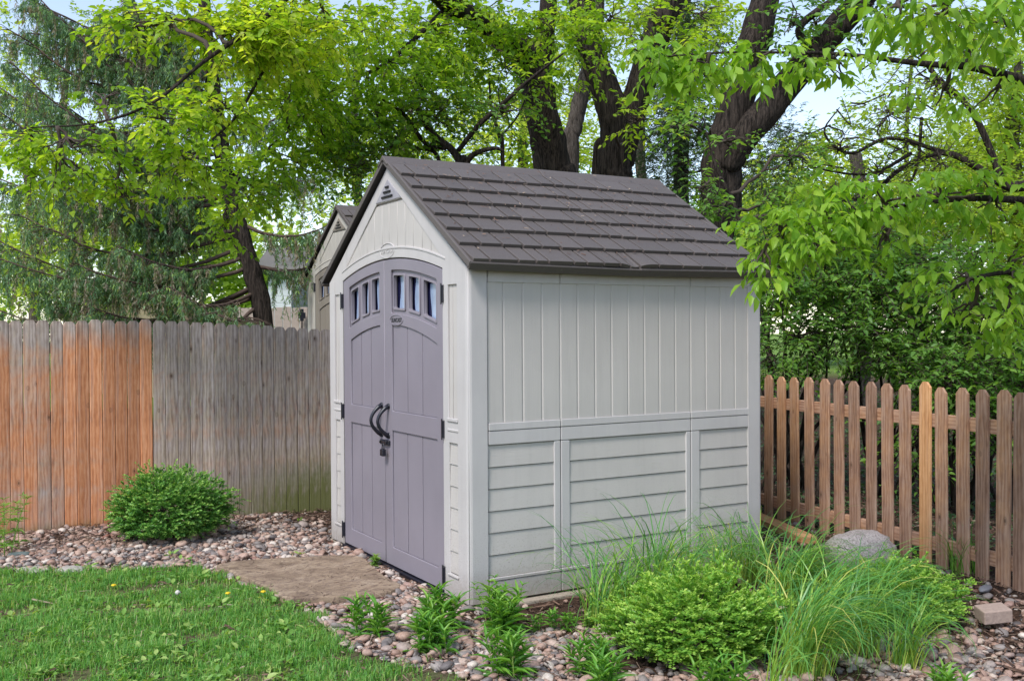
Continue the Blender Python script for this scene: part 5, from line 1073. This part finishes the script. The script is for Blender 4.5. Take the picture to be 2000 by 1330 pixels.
me = bpy.data.meshes.new('roof'); me.from_pydata([(x, y, z) for y in (-.3, 5.3) for x, z in ((-2.1, 1.78), (-.7, 2.79), (.7, 1.78), (.7, 1.86), (-.7, 2.88), (-2.1, 1.86))], [], [(0, 1, 2, 3, 4, 5), (11, 10, 9, 8, 7, 6)]+[(i, 6+i, 6+(i+1) % 6, (i+1) % 6) for i in range(6)]); link('roof', me, M['greyroof'], ts)
ff = empty('far_fence', aimed(560, 17), 'pale board fence far behind, between the spruce trunk and the taupe shed', 'fence', rz=cy)
for i in range(30):
    zt = 1.88+.01*(i % 3); boxes('board', [(-1.6+i*.14, -1.6+i*.14+.132, 0, .02, 0, zt)], M['farfence'], ff, .004)
fl = empty('fence_finial', aimed(590, 16.9), 'small black ornament on top of the far pale fence', 'ornament'); fl.rotation_euler.z = cy
mm = Mesh(); mm.tube([(0, 0, 1.45), (0, 0, 1.86)], .012, 6); mm.build('pole', M['black'], fl); boxes('ornament', [(-.06, .06, -.01, .01, 1.70, 1.80), (-.03, .03, -.012, .012, 1.66, 1.86)], M['black'], fl, .004)
def farwood():
    rg = np.random.default_rng(500); L_ = Leaves()
    for k in range(46):
        px = rg.uniform(-500, 2500); d = rg.uniform(34, 48); py = rg.uniform(430, 620) if 400 < px < 1300 else rg.uniform(330, 600); c, r = pxblob(px, py, d, 130, 90, 2.5)
        B = blob(rg, c, r, 260, .1, k, .5); D = norm(rg.normal(size=B.shape)); L_.sprays(rg, B, D, rg.uniform(.5, 1.2, len(B)), 6, .36, rg.uniform(.2, .7), .4)
    o, n = L_.build('far_wood', M['leaf_far'], None, False, .7); tag(o, 'far-off pale green wood beyond the gardens', 'wood', kind='stuff')
farwood()
# ground cover behind the picket fence
def cover():
    rg = np.random.default_rng(600); N = 15000; px = rg.uniform(1420, 2250, N); d = rg.uniform(6.2, 22, N); v = np.array([P(a, 665, b) for a, b in zip(px, d)]); edge = RF0[0]+(v[:, 1]-RF0[1])*(RF0[0]-RF1[0])/(RF0[1]-RF1[1]); v = v[v[:, 0] > edge+.08]
    n = len(v); v[:, 2] = gh(v[:, 0], v[:, 1])+rg.uniform(.0, .16, n)**1.3; D = norm(rg.normal(size=(n, 3))*np.array([1, 1, .4])+[0, 0, .25]); Mx = frames(D, norm(rg.normal(0, .4, (n, 3))+[0, 0, 1.])); s = rg.uniform(.03, .07, n); Mx = Mx*np.stack([s*.6, s, s], -1)[:, None, :]
    tag(npmesh('ground_cover', inst(LEAF4, Mx, v), reidx(LEAF4F, n, 4), None, M['leaf_dark'], tint=np.repeat(rg.random(n), 4)), 'dark leafy ground cover behind the picket fence', 'ground cover', kind='stuff')
cover()

def debris():
    rg = np.random.default_rng(700); n = 280; x = rg.uniform(.0, 2.1, n); q = rg.uniform(.03, .97, n)**.8; y = -.08+q*1.12; z = 1.862+q*.722-.002+.022
    T = np.array([(-.5, -.5, 0), (.5, -.5, 0), (.35, .5, .0), (-.4, .45, .0), (0, 0, .3)]); F = np.array([(0, 1, 4), (1, 2, 4), (2, 3, 4), (3, 0, 4)])
    a = rg.uniform(0, 6.28, n); sl_ = .63; D = norm(np.stack([np.cos(a), np.sin(a), np.sin(a)*sl_], -1)); Mx = frames(D, np.tile([0, -.53, .85], (n, 1))+rg.normal(0, .15, (n, 3))); ln = rg.uniform(.006, .030, n); wd = rg.uniform(.002, .010, n); Mx = Mx*np.stack([wd, ln, wd*.5], -1)[:, None, :]
    tag(npmesh('fallen_bits', inst(T, Mx, np.stack([x, y, z], -1)), reidx(F, n, 5), None, M['mulch'], tint=np.repeat(rg.uniform(.5, 1, n), 5)), 'small fallen leaf bits scattered on the shed roof', 'litter', kind='stuff')
debris()
